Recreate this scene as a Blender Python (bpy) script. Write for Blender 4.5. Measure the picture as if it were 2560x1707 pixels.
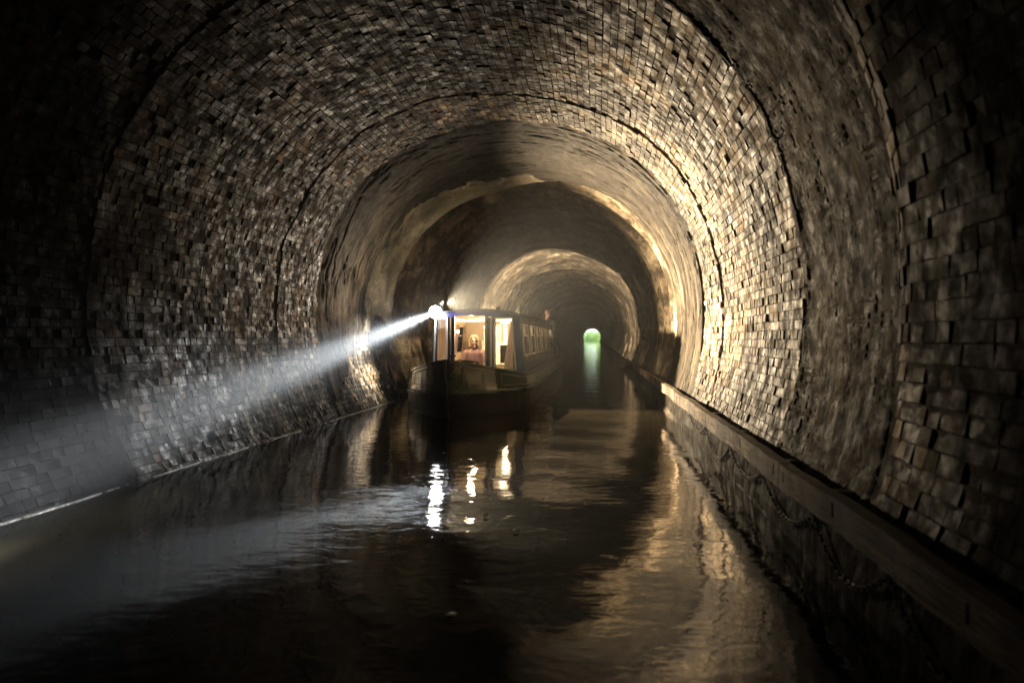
import bpy, bmesh, math, random
import numpy as np
from mathutils import Vector, Matrix
random.seed(7); rng = np.random.RandomState(7)
PI = math.pi
sc = bpy.context.scene
for o in list(bpy.data.objects): bpy.data.objects.remove(o)
C = sc.collection

# ------------------------------------------------------------------ camera
PSI = math.radians(6.65)
cam_d = bpy.data.cameras.new('camera'); cam = bpy.data.objects.new('camera', cam_d); C.objects.link(cam)
cam.location = (0, 0, 1.25); cam.rotation_euler = (math.radians(90-0.27), 0, PSI)
cam_d.lens = 25.3; cam_d.sensor_width = 36; cam_d.clip_start = 0.05; cam_d.clip_end = 3000
cam_d.dof.use_dof = True; cam_d.dof.focus_distance = 10.5; cam_d.dof.aperture_fstop = 1.6
sc.camera = cam
# ------------------------------------------------------------------ sky
w = bpy.data.worlds.new("World"); sc.world = w; w.use_nodes = True
nt = w.node_tree; nt.nodes.clear()
sky = nt.nodes.new('ShaderNodeTexSky'); sky.sky_type = 'NISHITA'; sky.sun_disc = False
sky.sun_elevation = math.radians(42); sky.sun_rotation = math.radians(150)
bg = nt.nodes.new('ShaderNodeBackground'); bg.inputs['Strength'].default_value = 0.15
wo = nt.nodes.new('ShaderNodeOutputWorld')
nt.links.new(sky.outputs[0], bg.inputs[0]); nt.links.new(bg.outputs[0], wo.inputs[0])
sd_ = bpy.data.lights.new('sun', 'SUN'); sd_.energy = 5; sd_.angle = math.radians(0.5); sd_.color = (1, .95, .86)
sun = bpy.data.objects.new('sun', sd_); C.objects.link(sun); sun.rotation_euler = (math.radians(48), 0, math.radians(-30)); sun.location = (0, 300, 60)
# ------------------------------------------------------------------ exposure and render
sc.view_settings.view_transform = 'Standard'; sc.view_settings.look = 'None'
sc.view_settings.gamma = 1; sc.view_settings.exposure = 3.4; sc.view_settings.use_curve_mapping = False
cy = sc.cycles
cy.use_denoising = True
try: cy.denoiser = 'OPENIMAGEDENOISE'
except Exception: pass
cy.max_bounces = 6; cy.diffuse_bounces = 2; cy.glossy_bounces = 3; cy.transmission_bounces = 4
cy.transparent_max_bounces = 12; cy.volume_bounces = 0; cy.caustics_reflective = False; cy.caustics_refractive = False
cy.sample_clamp_indirect = 3.0; cy.use_light_tree = True
HAZE_DENSITY = 0.0013; HAZE_G = 0.62
SPILL_W = 38.0; SIDE_W = 1700.0; PATCH_W = 75.0; BEAM_W = 46000.0; CABIN = 1.25; STERN_W = 3.2; REAR_W = 1700.0

# ================================================================== helpers
def mat_new(name):
    m = bpy.data.materials.new(name); m.use_nodes = True
    n = m.node_tree; n.nodes.clear()
    b = n.nodes.new('ShaderNodeBsdfPrincipled'); o = n.nodes.new('ShaderNodeOutputMaterial')
    n.links.new(b.outputs[0], o.inputs[0]); return m, n, b, o
def nd(n, t, **k):
    x = n.nodes.new(t)
    for a, v in k.items(): setattr(x, a, v)
    return x
def ramp(n, stops, fac=None, mode='LINEAR'):
    r = n.nodes.new('ShaderNodeValToRGB'); e = r.color_ramp.elements; r.color_ramp.interpolation = mode
    while len(e) < len(stops): e.new(0.5)
    for i, (p, c) in enumerate(stops):
        e[i].position = p; e[i].color = (c, c, c, 1) if not hasattr(c, '__len__') else (*c, 1)
    if fac is not None: n.links.new(fac, r.inputs[0])
    return r
def noise(n, vec, scale, detail=4, rough=0.55, stretch=None, dist=0.0):
    t = n.nodes.new('ShaderNodeTexNoise'); t.inputs['Scale'].default_value = scale
    t.inputs['Detail'].default_value = detail; t.inputs['Roughness'].default_value = rough
    t.inputs['Distortion'].default_value = dist
    if stretch:
        mp = n.nodes.new('ShaderNodeMapping'); mp.inputs['Scale'].default_value = stretch
        n.links.new(vec, mp.inputs['Vector']); n.links.new(mp.outputs[0], t.inputs['Vector'])
    else: n.links.new(vec, t.inputs['Vector'])
    return t
def mixc(n, fac, a, b, mode='MIX'):
    m = n.nodes.new('ShaderNodeMix'); m.data_type = 'RGBA'; m.blend_type = mode
    for s, v in ((0, fac), (6, a), (7, b)):
        if hasattr(v, 'default_value') or hasattr(v, 'links'): n.links.new(v, m.inputs[s])
        else: m.inputs[s].default_value = v if s == 0 else (*v, 1)
    return m.outputs[2]
def math_(n, op, a, b=None, clamp=False):
    m = n.nodes.new('ShaderNodeMath'); m.operation = op; m.use_clamp = clamp
    for i, v in enumerate((a, b)):
        if v is None: continue
        if hasattr(v, 'links'): n.links.new(v, m.inputs[i])
        else: m.inputs[i].default_value = v
    return m.outputs[0]
def bump(n, bsdf, h, strength, dist):
    b = n.nodes.new('ShaderNodeBump'); b.inputs['Strength'].default_value = strength; b.inputs['Distance'].default_value = dist
    n.links.new(h, b.inputs['Height']); n.links.new(b.outputs[0], bsdf.inputs['Normal']); return b
def simple(name, col, rough=0.5, metal=0.0, var=0.15, scale=14, bumpd=0.002, coat=0.0):
    m, n, b, o = mat_new(name)
    g = nd(n, 'ShaderNodeNewGeometry').outputs['Position']
    t = noise(n, g, scale, 5)
    dark = tuple(c*(1-var*1.6) for c in col); lite = tuple(min(1, c*(1+var)) for c in col)
    r = ramp(n, [(0.3, dark), (0.7, lite)], t.outputs[0]); n.links.new(r.outputs[0], b.inputs['Base Color'])
    rr = ramp(n, [(0.3, max(0.03, rough*0.75)), (0.7, min(1, rough*1.25))], t.outputs[0]); n.links.new(rr.outputs[0], b.inputs['Roughness'])
    b.inputs['Metallic'].default_value = metal; b.inputs['Coat Weight'].default_value = coat
    if bumpd: bump(n, b, t.outputs[0], 0.4, bumpd)
    return m
def emit(name, col, s):
    m, n, b, o = mat_new(name); b.inputs['Base Color'].default_value = (*col, 1)
    b.inputs['Emission Color'].default_value = (*col, 1); b.inputs['Emission Strength'].default_value = s
    return m
def mesh_np(name, verts, quads, mats, parent=None, smooth=False, attr=None, midx=None):
    me = bpy.data.meshes.new(name); verts = np.asarray(verts, dtype=np.float32); quads = np.asarray(quads, dtype=np.int32)
    nv, nf, k = len(verts), len(quads), quads.shape[1]
    me.vertices.add(nv); me.vertices.foreach_set('co', verts.ravel())
    me.loops.add(nf*k); me.loops.foreach_set('vertex_index', quads.ravel())
    me.polygons.add(nf); me.polygons.foreach_set('loop_start', np.arange(0, nf*k, k, dtype=np.int32))
    me.polygons.foreach_set('loop_total', np.full(nf, k, dtype=np.int32))
    me.polygons.foreach_set('use_smooth', np.full(nf, bool(smooth)))
    if midx is not None: me.polygons.foreach_set('material_index', midx.astype(np.int32))
    me.update(calc_edges=True)
    if attr is not None:
        a = me.attributes.new('tone', 'FLOAT', 'POINT'); a.data.foreach_set('value', np.asarray(attr, dtype=np.float32))
    for m in (mats if isinstance(mats, (list, tuple)) else [mats]): me.materials.append(m)
    o = bpy.data.objects.new(name, me); C.objects.link(o)
    if parent: o.parent = parent
    return o
def obj(name, bm, mat, parent=None, smooth=False):
    me = bpy.data.meshes.new(name); bm.to_mesh(me); bm.free()
    if smooth:
        for p in me.polygons: p.use_smooth = True
    for m in (mat if isinstance(mat, (list, tuple)) else [mat]): me.materials.append(m)
    o = bpy.data.objects.new(name, me); C.objects.link(o)
    if parent: o.parent = parent
    return o
def tag(o, label=None, cat=None, group=None, kind=None):
    if label: o['label'] = label
    if cat: o['category'] = cat
    if group: o['group'] = group
    if kind: o['kind'] = kind
    return o
def empty(name, loc, label, cat, group=None):
    o = bpy.data.objects.new(name, None); C.objects.link(o); o.location = loc; o.empty_display_size = 0.1
    return tag(o, label, cat, group)
def box(bm, lo, hi, bev=0.0):
    lo, hi = Vector(lo), Vector(hi)
    r = bmesh.ops.create_cube(bm, size=1.0, matrix=Matrix.Translation((lo+hi)/2) @ Matrix.Diagonal((*(hi-lo), 1)))
    if bev > 0:
        es = list({e for v in r['verts'] for e in v.link_edges})
        bmesh.ops.bevel(bm, geom=es, offset=bev, segments=2, affect='EDGES')
    return r
def tube(bm, pts, rad, seg=8, closed=False, cap=True):
    pts = [Vector(p) for p in pts]; n = len(pts); rings = []; prev = None
    for i, p in enumerate(pts):
        a = pts[(i-1) % n] if closed or i > 0 else p
        b = pts[(i+1) % n] if closed or i < n-1 else p
        t = (b-a).normalized()
        if prev is None:
            u = t.cross(Vector((0, 0, 1)));
            if u.length < 0.05: u = t.cross(Vector((1, 0, 0)))
        else: u = prev - t*prev.dot(t)
        u.normalize(); prev = u; v = t.cross(u)
        r = rad[i] if hasattr(rad, '__len__') else rad
        rings.append([bm.verts.new(p + (u*math.cos(2*PI*k/seg) + v*math.sin(2*PI*k/seg))*r) for k in range(seg)])
    for i in range(n if closed else n-1):
        A, B = rings[i], rings[(i+1) % n]
        for k in range(seg): bm.faces.new((A[k], A[(k+1) % seg], B[(k+1) % seg], B[k]))
    if cap and not closed:
        bm.faces.new(rings[0][::-1]); bm.faces.new(rings[-1])
def holed(avals, bvals, holes, fn, thick, name, mat, parent):
    """sheet in (a,b) mapped by fn(a,b,depth) with rectangular holes; real thickness"""
    A = sorted(set(list(avals) + [h[0] for h in holes] + [h[1] for h in holes]))
    B = sorted(set(list(bvals) + [h[2] for h in holes] + [h[3] for h in holes]))
    bm = bmesh.new(); vs = {}
    def V(i, j, d):
        if (i, j, d) not in vs: vs[(i, j, d)] = bm.verts.new(fn(A[i], B[j], thick*d))
        return vs[(i, j, d)]
    def keep(i, j):
        if i < 0 or j < 0 or i >= len(A)-1 or j >= len(B)-1: return False
        a, b = (A[i]+A[i+1])/2, (B[j]+B[j+1])/2
        return not any(h[0] < a < h[1] and h[2] < b < h[3] for h in holes)
    for i in range(len(A)-1):
        for j in range(len(B)-1):
            if not keep(i, j): continue
            bm.faces.new((V(i, j, 0), V(i+1, j, 0), V(i+1, j+1, 0), V(i, j+1, 0)))
            bm.faces.new((V(i, j, 1), V(i, j+1, 1), V(i+1, j+1, 1), V(i+1, j, 1)))
            for (di, dj, p, q) in ((-1, 0, (i, j), (i, j+1)), (1, 0, (i+1, j), (i+1, j+1)), (0, -1, (i, j), (i+1, j)), (0, 1, (i, j+1), (i+1, j+1))):
                if not keep(i+di, j+dj): bm.faces.new((V(*p, 0), V(*q, 0), V(*q, 1), V(*p, 1)))
    bmesh.ops.recalc_face_normals(bm, faces=bm.faces)
    return obj(name, bm, mat, parent)

# numpy value noise
_lat = rng.rand(256, 256)
def vnoise(x, y):
    xi = np.floor(x).astype(int); yi = np.floor(y).astype(int); fx = x-xi; fy = y-yi
    fx = fx*fx*(3-2*fx); fy = fy*fy*(3-2*fy)
    g = lambda a, b: _lat[a % 256, b % 256]
    return (g(xi, yi)*(1-fx)*(1-fy) + g(xi+1, yi)*fx*(1-fy) + g(xi, yi+1)*(1-fx)*fy + g(xi+1, yi+1)*fx*fy)
def fbm(x, y, o=4):
    s = 0; a = 0.5; t = 0
    for k in range(o):
        s = s + a*vnoise(x*2**k + 17.3*k, y*2**k + 5.1*k); t += a; a *= 0.5
    return s/t - 0.5

# ================================================================== materials
def masonry(name, ramp_stops, use_tone, calcite=0.5, rough=(0.28, 0.8), bumpd=0.008, grain=40, streak=True, wet=0.5, big=1.0, crown=0, sootk=.85, mouth=0, c0=2.9):
    m, n, b, o = mat_new(name)
    g = nd(n, 'ShaderNodeNewGeometry').outputs['Position']
    n1 = noise(n, g, 1.1, 6, 0.62, (1, 1.2, 0.6)); n2 = noise(n, g, 7, 6, 0.65); n3 = noise(n, g, grain, 5, 0.7)
    if use_tone:
        at = nd(n, 'ShaderNodeAttribute', attribute_name='tone').outputs['Fac']
        f = math_(n, 'ADD', at, math_(n, 'MULTIPLY', math_(n, 'SUBTRACT', n2.outputs[0], 0.5), 0.35))
        f = math_(n, 'ADD', f, math_(n, 'MULTIPLY', math_(n, 'SUBTRACT', n1.outputs[0], 0.5), 0.5*big))
    else:
        f = math_(n, 'ADD', math_(n, 'MULTIPLY', n1.outputs[0], 0.75), math_(n, 'MULTIPLY', n2.outputs[0], 0.25))
    col = ramp(n, ramp_stops, f).outputs[0]
    soot = ramp(n, [(0.46, 0.97), (0.58, 0.0)], noise(n, g, 0.85, 6, 0.66).outputs[0]).outputs[0]
    sb = ramp(n, [(0.43, 0.94), (0.53, 0.0)], noise(n, g, 2.7, 6, 0.7, (1, 1, .8), 0.5).outputs[0]).outputs[0]
    soot = math_(n, 'MAXIMUM', soot, sb)
    col = mixc(n, math_(n, 'MULTIPLY', soot, sootk), col, (0.012, 0.010, 0.008))
    if streak:   # pale mineral runs, stretched down the wall
        st = noise(n, g, 2.4, 6, 0.6, (1, 1.6, 0.22), 0.6)
        mk = ramp(n, [(0.53, 0.0), (0.68, calcite)], st.outputs[0]).outputs[0]
        mk = math_(n, 'MULTIPLY', mk, ramp(n, [(0.35, 0.15), (0.65, 1.0)], n2.outputs[0]).outputs[0])
        col = mixc(n, mk, col, (0.42, 0.37, 0.29))
    if mouth:     # painted vignette: darkens the stretch nearest the viewer, patchy at its edge
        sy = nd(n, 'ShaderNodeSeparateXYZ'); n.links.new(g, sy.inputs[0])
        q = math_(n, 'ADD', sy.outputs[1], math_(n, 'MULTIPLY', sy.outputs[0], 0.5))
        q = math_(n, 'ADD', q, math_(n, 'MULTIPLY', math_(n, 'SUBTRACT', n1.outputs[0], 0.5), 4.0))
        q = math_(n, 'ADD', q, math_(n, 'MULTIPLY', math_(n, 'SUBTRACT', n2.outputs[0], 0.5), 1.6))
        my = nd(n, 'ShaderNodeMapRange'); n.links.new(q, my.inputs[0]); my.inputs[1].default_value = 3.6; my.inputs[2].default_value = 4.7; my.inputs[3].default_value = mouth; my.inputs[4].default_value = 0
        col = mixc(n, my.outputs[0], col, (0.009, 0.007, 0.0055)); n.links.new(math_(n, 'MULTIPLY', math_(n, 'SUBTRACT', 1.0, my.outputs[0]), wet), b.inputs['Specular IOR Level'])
    if crown:     # darker towards the crown of the vault, with a ragged edge
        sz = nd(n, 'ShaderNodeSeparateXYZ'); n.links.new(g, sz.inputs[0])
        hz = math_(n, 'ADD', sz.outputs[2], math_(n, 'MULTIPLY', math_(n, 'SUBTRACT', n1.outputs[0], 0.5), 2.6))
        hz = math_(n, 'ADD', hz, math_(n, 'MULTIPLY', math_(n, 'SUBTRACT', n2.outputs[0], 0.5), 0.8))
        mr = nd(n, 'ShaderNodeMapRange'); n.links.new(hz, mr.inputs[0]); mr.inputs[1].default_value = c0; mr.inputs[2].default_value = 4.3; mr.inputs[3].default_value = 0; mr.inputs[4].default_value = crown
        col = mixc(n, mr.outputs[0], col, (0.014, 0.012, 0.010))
    gr = ramp(n, [(0.25, 0.55), (0.75, 1.15)], n3.outputs[0]).outputs[0]
    col = mixc(n, 1.0, col, gr, 'MULTIPLY')
    n.links.new(col, b.inputs['Base Color'])
    rr = ramp(n, [(0.35, rough[0]), (0.62, rough[1])], n2.outputs[0]).outputs[0]; n.links.new(rr, b.inputs['Roughness'])
    b.inputs['Specular IOR Level'].default_value = wet
    h = math_(n, 'ADD', math_(n, 'MULTIPLY', n2.outputs[0], 1.0), math_(n, 'MULTIPLY', n3.outputs[0], 0.35))
    bump(n, b, h, 0.9, bumpd)
    return m
M = {}
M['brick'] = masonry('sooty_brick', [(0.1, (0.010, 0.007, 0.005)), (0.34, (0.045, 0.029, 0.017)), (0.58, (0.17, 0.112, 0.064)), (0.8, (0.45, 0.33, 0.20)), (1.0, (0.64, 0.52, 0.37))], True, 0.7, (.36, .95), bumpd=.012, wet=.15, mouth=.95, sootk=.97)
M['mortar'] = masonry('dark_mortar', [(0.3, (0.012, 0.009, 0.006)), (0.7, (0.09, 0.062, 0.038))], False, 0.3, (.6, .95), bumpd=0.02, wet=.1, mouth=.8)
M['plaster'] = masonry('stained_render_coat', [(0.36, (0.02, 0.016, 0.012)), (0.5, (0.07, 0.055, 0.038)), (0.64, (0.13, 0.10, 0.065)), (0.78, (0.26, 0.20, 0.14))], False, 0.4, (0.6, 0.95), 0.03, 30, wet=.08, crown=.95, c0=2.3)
M['plaster_rough'] = masonry('rough_brown_render', [(0.34, (0.02, 0.015, 0.01)), (0.52, (0.065, 0.047, 0.03)), (0.7, (0.16, 0.12, 0.08))], False, 0.25, (0.5, 0.95), 0.05, 16, wet=.12)
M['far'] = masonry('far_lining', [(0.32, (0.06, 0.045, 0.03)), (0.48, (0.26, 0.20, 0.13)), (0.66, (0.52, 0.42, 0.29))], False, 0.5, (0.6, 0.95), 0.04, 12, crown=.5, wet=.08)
M['ledge'] = masonry('wet_stone', [(0.3, (0.008, 0.007, 0.005)), (0.6, (0.014, 0.011, 0.008)), (0.8, (0.05, 0.04, 0.03))], False, 0.1, (0.5, 0.9), 0.02, 30, wet=.05)
# wood
m, n, b, o = mat_new('weathered_timber'); g = nd(n, 'ShaderNodeNewGeometry').outputs['Position']
t = noise(n, g, 3, 7, 0.7, (22, 0.8, 22), 0.8); t2 = noise(n, g, 2.2, 4)
c = ramp(n, [(0.38, (0.02, 0.014, 0.009)), (0.5, (0.12, 0.085, 0.055)), (0.66, (0.34, 0.26, 0.17))], t.outputs[0]).outputs[0]
c = mixc(n, ramp(n, [(0.42, 0.85), (0.58, 0.0)], t2.outputs[0]).outputs[0], c, (0.03, 0.024, 0.017))
n.links.new(c, b.inputs['Base Color']); b.inputs['Roughness'].default_value = 0.7; b.inputs['Specular IOR Level'].default_value = .15; bump(n, b, t.outputs[0], 0.8, 0.012); M['timber'] = m
# water
m, n, b, o = mat_new('canal_water'); g = nd(n, 'ShaderNodeNewGeometry').outputs['Position']
b.inputs['Base Color'].default_value = (0.012, 0.010, 0.006, 1); b.inputs['IOR'].default_value = 1.33
b.inputs['Roughness'].default_value = 0.035; b.inputs['Specular IOR Level'].default_value = 0.5
t1 = noise(n, g, 5.5, 3, 0.5, (0.8, 1.3, 1), 0.6); t2 = noise(n, g, 15, 3, 0.5, (0.8, 2.2, 1))
h = math_(n, 'ADD', t1.outputs[0], math_(n, 'MULTIPLY', t2.outputs[0], 0.13)); bump(n, b, h, 0.38, 0.008); M['water'] = m
M['hull_black'] = simple('blacking', (0.018, 0.017, 0.016), 0.38, var=0.4, scale=6)
M['hull_green'] = simple('dark_green_paint', (0.016, 0.035, 0.014), 0.22, var=0.25, scale=3, coat=0.4, bumpd=0.001)
M['blue'] = simple('navy_paint', (0.016, 0.020, 0.15), 0.4, var=0.15, scale=4, coat=0.0, bumpd=0.0005)
M['roof'] = simple('roof_paint', (0.03, 0.035, 0.03), 0.45, var=0.3, scale=5)
M['white'] = simple('white_upvc', (0.72, 0.70, 0.66), 0.35, var=0.05, bumpd=0)
M['cream'] = simple('cream_interior', (0.66, 0.54, 0.37), 0.6, var=0.05, scale=3, bumpd=0)
M['coach'] = simple('cream_line_paint', (0.2, 0.14, 0.10), 0.35, var=0.2)
M['chrome'] = simple('window_metal', (0.62, 0.6, 0.56), 0.22, 0.85, var=0.1)
M['steel'] = simple('dark_steel', (0.06, 0.055, 0.05), 0.4, 0.6, var=0.3)
M['rust'] = simple('rusty_chain', (0.018, 0.012, 0.008), 0.7, 0.1, var=0.5, scale=60)
M['black'] = simple('black_box', (0.012, 0.012, 0.013), 0.25, bumpd=0)
M['wood_in'] = simple('varnished_oak', (0.32, 0.17, 0.07), 0.35, var=0.25, scale=9)
M['rope'] = simple('rope_fibre', (0.30, 0.27, 0.20), 0.85, var=0.4, scale=120, bumpd=0.004)
M['skin'] = simple('skin', (0.55, 0.33, 0.24), 0.5, var=0.08, scale=20, bumpd=0)
M['hair'] = simple('blonde_hair', (0.62, 0.48, 0.29), 0.6, var=0.35, scale=70, bumpd=0.004)
M['dark_cloth'] = simple('navy_cloth', (0.018, 0.018, 0.026), 0.9, var=0.3, scale=30)
M['jeans'] = simple('denim', (0.035, 0.045, 0.08), 0.9, var=0.3, scale=30)
M['grass'] = simple('grass', (0.06, 0.14, 0.01), 0.9, var=0.4, scale=3, bumpd=0.03)
M['leaf'] = simple('leaf', (0.11, 0.22, 0.006), 0.6, var=0.4, scale=1.5, bumpd=0)
M['bark'] = simple('bark', (0.09, 0.07, 0.05), 0.9, var=0.3, scale=12)
def striped(name, c1, c2, sc_, axis=(1, 0, 0), rough=0.85):
    m, n, b, o = mat_new(name); tc = nd(n, 'ShaderNodeTexCoord').outputs['Object']
    wv = nd(n, 'ShaderNodeTexWave'); wv.inputs['Scale'].default_value = sc_; wv.inputs['Distortion'].default_value = 0.6
    wv.bands_direction = 'X' if axis[0] else 'Z'; n.links.new(tc, wv.inputs['Vector'])
    r = ramp(n, [(0.35, c1), (0.6, c2)], wv.outputs['Fac']); n.links.new(r.outputs[0], b.inputs['Base Color']); b.inputs['Roughness'].default_value = rough
    return m
M['blouse'] = striped('pink_striped_blouse', (0.27, 0.15, 0.15), (0.40, 0.26, 0.25), 14)
def translucent(m, k=0.5):
    n = m.node_tree; o = [x for x in n.nodes if x.type == 'OUTPUT_MATERIAL'][0]; b = [x for x in n.nodes if x.type == 'BSDF_PRINCIPLED'][0]
    t = n.nodes.new('ShaderNodeBsdfTranslucent'); c = b.inputs['Base Color'].links[0].from_socket; n.links.new(c, t.inputs[0])
    x = n.nodes.new('ShaderNodeMixShader'); x.inputs[0].default_value = k; n.links.new(b.outputs[0], x.inputs[1]); n.links.new(t.outputs[0], x.inputs[2]); n.links.new(x.outputs[0], o.inputs[0])
M['curtain'] = striped('striped_curtain', (0.5, 0.37, 0.32), (0.68, 0.58, 0.5), 9)
translucent(M['curtain'], .55); translucent(M['leaf'], .4)
m, n, b, o = mat_new('window_glass'); tr = nd(n, 'ShaderNodeBsdfTransparent'); tr.inputs[0].default_value = (0.93, 0.95, 0.94, 1)
gl = nd(n, 'ShaderNodeBsdfGlossy'); gl.inputs['Roughness'].default_value = 0.02
fr = nd(n, 'ShaderNodeFresnel'); fr.inputs[0].default_value = 1.45; mx = nd(n, 'ShaderNodeMixShader')
n.links.new(fr.outputs[0], mx.inputs[0]); n.links.new(tr.outputs[0], mx.inputs[1]); n.links.new(gl.outputs[0], mx.inputs[2]); n.links.new(mx.outputs[0], o.inputs[0]); M['glass'] = m
M['lens'] = emit('lit_lamp_lens', (0.93, 0.97, 1.0), 12)
M['bulb'] = emit('lit_cabin_bulb', (1.0, 0.82, 0.55), 3)

# ================================================================== tunnel profile
CX, CZ, R, Q = -1.38, 1.5, 2.98, 0.025
_phi = np.linspace(math.radians(-42), math.radians(222), 3000)      # from the right foot over the crown to the left foot
def _rad(p): return R*(1 + np.where((p > 0) & (p < PI), Q*np.sin(2*p)**2, 0))
_px = CX + _rad(_phi)*np.cos(_phi); _pz = CZ + _rad(_phi)*np.sin(_phi)
_s = np.concatenate([[0], np.cumsum(np.hypot(np.diff(_px), np.diff(_pz)))]); SL = _s[-1]
_tx = np.gradient(_px, _s); _tz = np.gradient(_pz, _s); _tl = np.hypot(_tx, _tz); _tx /= _tl; _tz /= _tl
def prof(s):
    s = np.asarray(s, dtype=float)
    f = lambda a: np.interp(s, _s, a)
    return f(_px), f(_pz), f(_tx), f(_tz)         # inward normal = (-tz, tx)
def surf(s, y, out):
    """point on the lining; out>0 moves outward"""
    x, z, tx, tz = prof(s)
    return np.stack([x + tz*out, y + 0*x, z - tx*out], -1)
def s_of(z, left):
    ok = (_px < CX) if left else (_px > CX)
    i = np.argmin(np.abs(_pz - z) + (~ok)*100); return _s[i]
def grid_mesh(name, S, Y, outf, mat, parent, mask=None, thick=None, kind=None):
    SS, YY = np.meshgrid(S, Y, indexing='ij'); O = outf(SS, YY)
    P = surf(SS.ravel(), YY.ravel(), O.ravel()); ns, ny = SS.shape
    i, j = np.meshgrid(np.arange(ns-1), np.arange(ny-1), indexing='ij'); i = i.ravel(); j = j.ravel()
    a = i*ny+j; q = np.stack([a, a+1, a+1+ny, a+ny], -1)
    if mask is not None:
        mk = mask(SS, YY); keep = (mk[:-1, :-1] | mk[1:, :-1] | mk[:-1, 1:] | mk[1:, 1:]).ravel() if False else mk[:-1, :-1].ravel()
        q = q[keep]
    if thick:
        P2 = surf(SS.ravel(), YY.ravel(), O.ravel()+thick); nP = len(P)
        P = np.concatenate([P, P2])
        # border edges
        ed = {}
        for f in q:
            for k in range(4):
                e = (f[k], f[(k+1) % 4]); r = (e[1], e[0])
                if r in ed: del ed[r]
                else: ed[e] = 1
        sd = np.array([[b_, a_, a_+nP, b_+nP] for a_, b_ in ed]) if ed else np.zeros((0, 4), int)
        q = np.concatenate([q, q[:, ::-1]+nP, sd])
    ob = mesh_np(name, P, q, mat, parent, smooth=thick is None)
    if kind: ob['kind'] = kind
    return ob

vault = None
YJ = (3.89, 5.66, 8.14, 9.445, 10.73)
def jw(s, yj): return (0.05 if yj < 6 else 0.30)*fbm(s*1.1+yj*5, np.asarray(s, dtype=float)*0+yj, 4)
def lsd(S): return np.clip((S-5.6)/2.2, 0, 1)**2*(3-2*np.clip((S-5.6)/2.2, 0, 1))
def sec_off(Y):
    Y = np.asarray(Y, dtype=float)
    return np.select([Y < 3.89, Y < 5.66, Y < 8.14, Y < 9.445, Y < 10.73, Y < 14.31], [0.0, 0.01, -0.005, 0.012, 0.0, 0.02], 0.1)
SEC = dict(a=(0.0, 3.85), b=(3.93, 5.62), c=(5.70, 8.12), d=(8.16, 9.42), e=(9.47, 10.72), f=(10.74, 14.3))
def und(S, Y):
    S = np.asarray(S, dtype=float); Y = np.asarray(Y, dtype=float)
    side = np.clip((8.2-S)/2.5, 0.12, 1); c = lambda v: np.clip(v, 0, 1)
    jy = jw(S, 5.66); j3 = jw(S, 3.89)
    b = -0.042*(.55+1.3*fbm(S*1.2+3, S*0+8, 3))*c((7.5-Y)/1.75)**3*(Y > 5.66+jy)*c((Y-5.2)/.3)
    b = b - 0.06*c((4.6-Y)/.7)**2*(Y <= 5.66+jy)*(Y > 3.89+j3) - 0.012*(Y <= 5.66+jy)*(Y > 3.89+j3)
    b = b - (0.05 + 0.13*c((3.95-Y)/.42))*(Y <= 3.89+j3)
    b = b - 0.02*c((10.3-Y)/.8)**2*(Y > 9.445+jw(S, 9.445)) * (Y < 10.5) - 0.02*c((8.9-Y)/.7)**2*(Y > 8.14+jw(S, 8.14))*(Y < 9.3) - 0.07*c((11.6-Y)/.8)**2*(Y > 10.73)*(Y < 12)
    return 0.10*fbm(S*0.5, Y*0.45, 3) + b*side*(Y < 14)*(Y > -1)*c((S-1.15)/.8)
# backing mortar shell (whole tunnel, one sheet) : near part fine, far part ringed
def ring_off(Y):
    rr = np.zeros_like(Y)
    rngs = np.random.RandomState(3); y = 14.3; k = 0
    while y < 265:
        L = rngs.uniform(0.5, 2.2) if y < 90 else rngs.uniform(3, 7); o_ = rngs.uniform(-0.07, 0.09)
        m_ = (Y >= y) & (Y < y+L); rr[m_] = o_
        edge = np.exp(-((Y-y)/0.10)**2); rr -= 0.09*edge*rngs.uniform(0.1, 1)
        y += L; k += 1
    return rr
def back_out(S, Y):
    near = sec_off(Y) + 0.008 + und(S, Y) + 0.016*fbm(S*6, Y*6, 3)
    for yj in YJ: near = near + 0.045*np.clip(-0.1 + 2.0*fbm(S*0.9+yj*5, S*0, 3) + 0.6*(S < 6.0)*(yj < 6), 0, 1)*np.exp(-((Y-yj-jw(S, yj))/0.028)**2)
    f1 = fbm(S*0.9, Y*1.7, 5); f2 = fbm(S*0.8+40, Y*7, 4)
    cr = np.abs(fbm(S*0.55+9, Y*3.3+0.8*fbm(S*1.1, Y*2, 3), 3)); crk = 1.8*np.exp(-(cr/0.035)**2)*(Y < 45)
    far = 0.10 + 0.07*crk + ring_off(Y)*1.3 + 0.16*f1 + 0.11*f2
    far += 0.24*np.clip((19-Y)/3, 0, 1)*lsd(S) - 0.08*np.clip((19-Y)/3, 0, 1)*(1-lsd(S))
    return np.where(Y < 14.32, near, far)
Yl = np.concatenate([np.linspace(-90, -6, 30), np.linspace(-5, 0, 11), np.arange(0.2, 14.25, 0.05), [14.27, 14.31, 14.33], np.arange(14.4, 40, 0.085), np.arange(40, 80, 0.25), np.linspace(80.5, 262, 160)])
Sl = np.linspace(0, SL, 230)
SS, YY = np.meshgrid(Sl, Yl, indexing='ij')
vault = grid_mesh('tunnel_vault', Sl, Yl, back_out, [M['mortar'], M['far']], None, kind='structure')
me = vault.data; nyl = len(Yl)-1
mi = np.tile((Yl[:-1] > 14.29).astype(np.int32), len(Sl)-1); me.polygons.foreach_set('material_index', mi)

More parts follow.
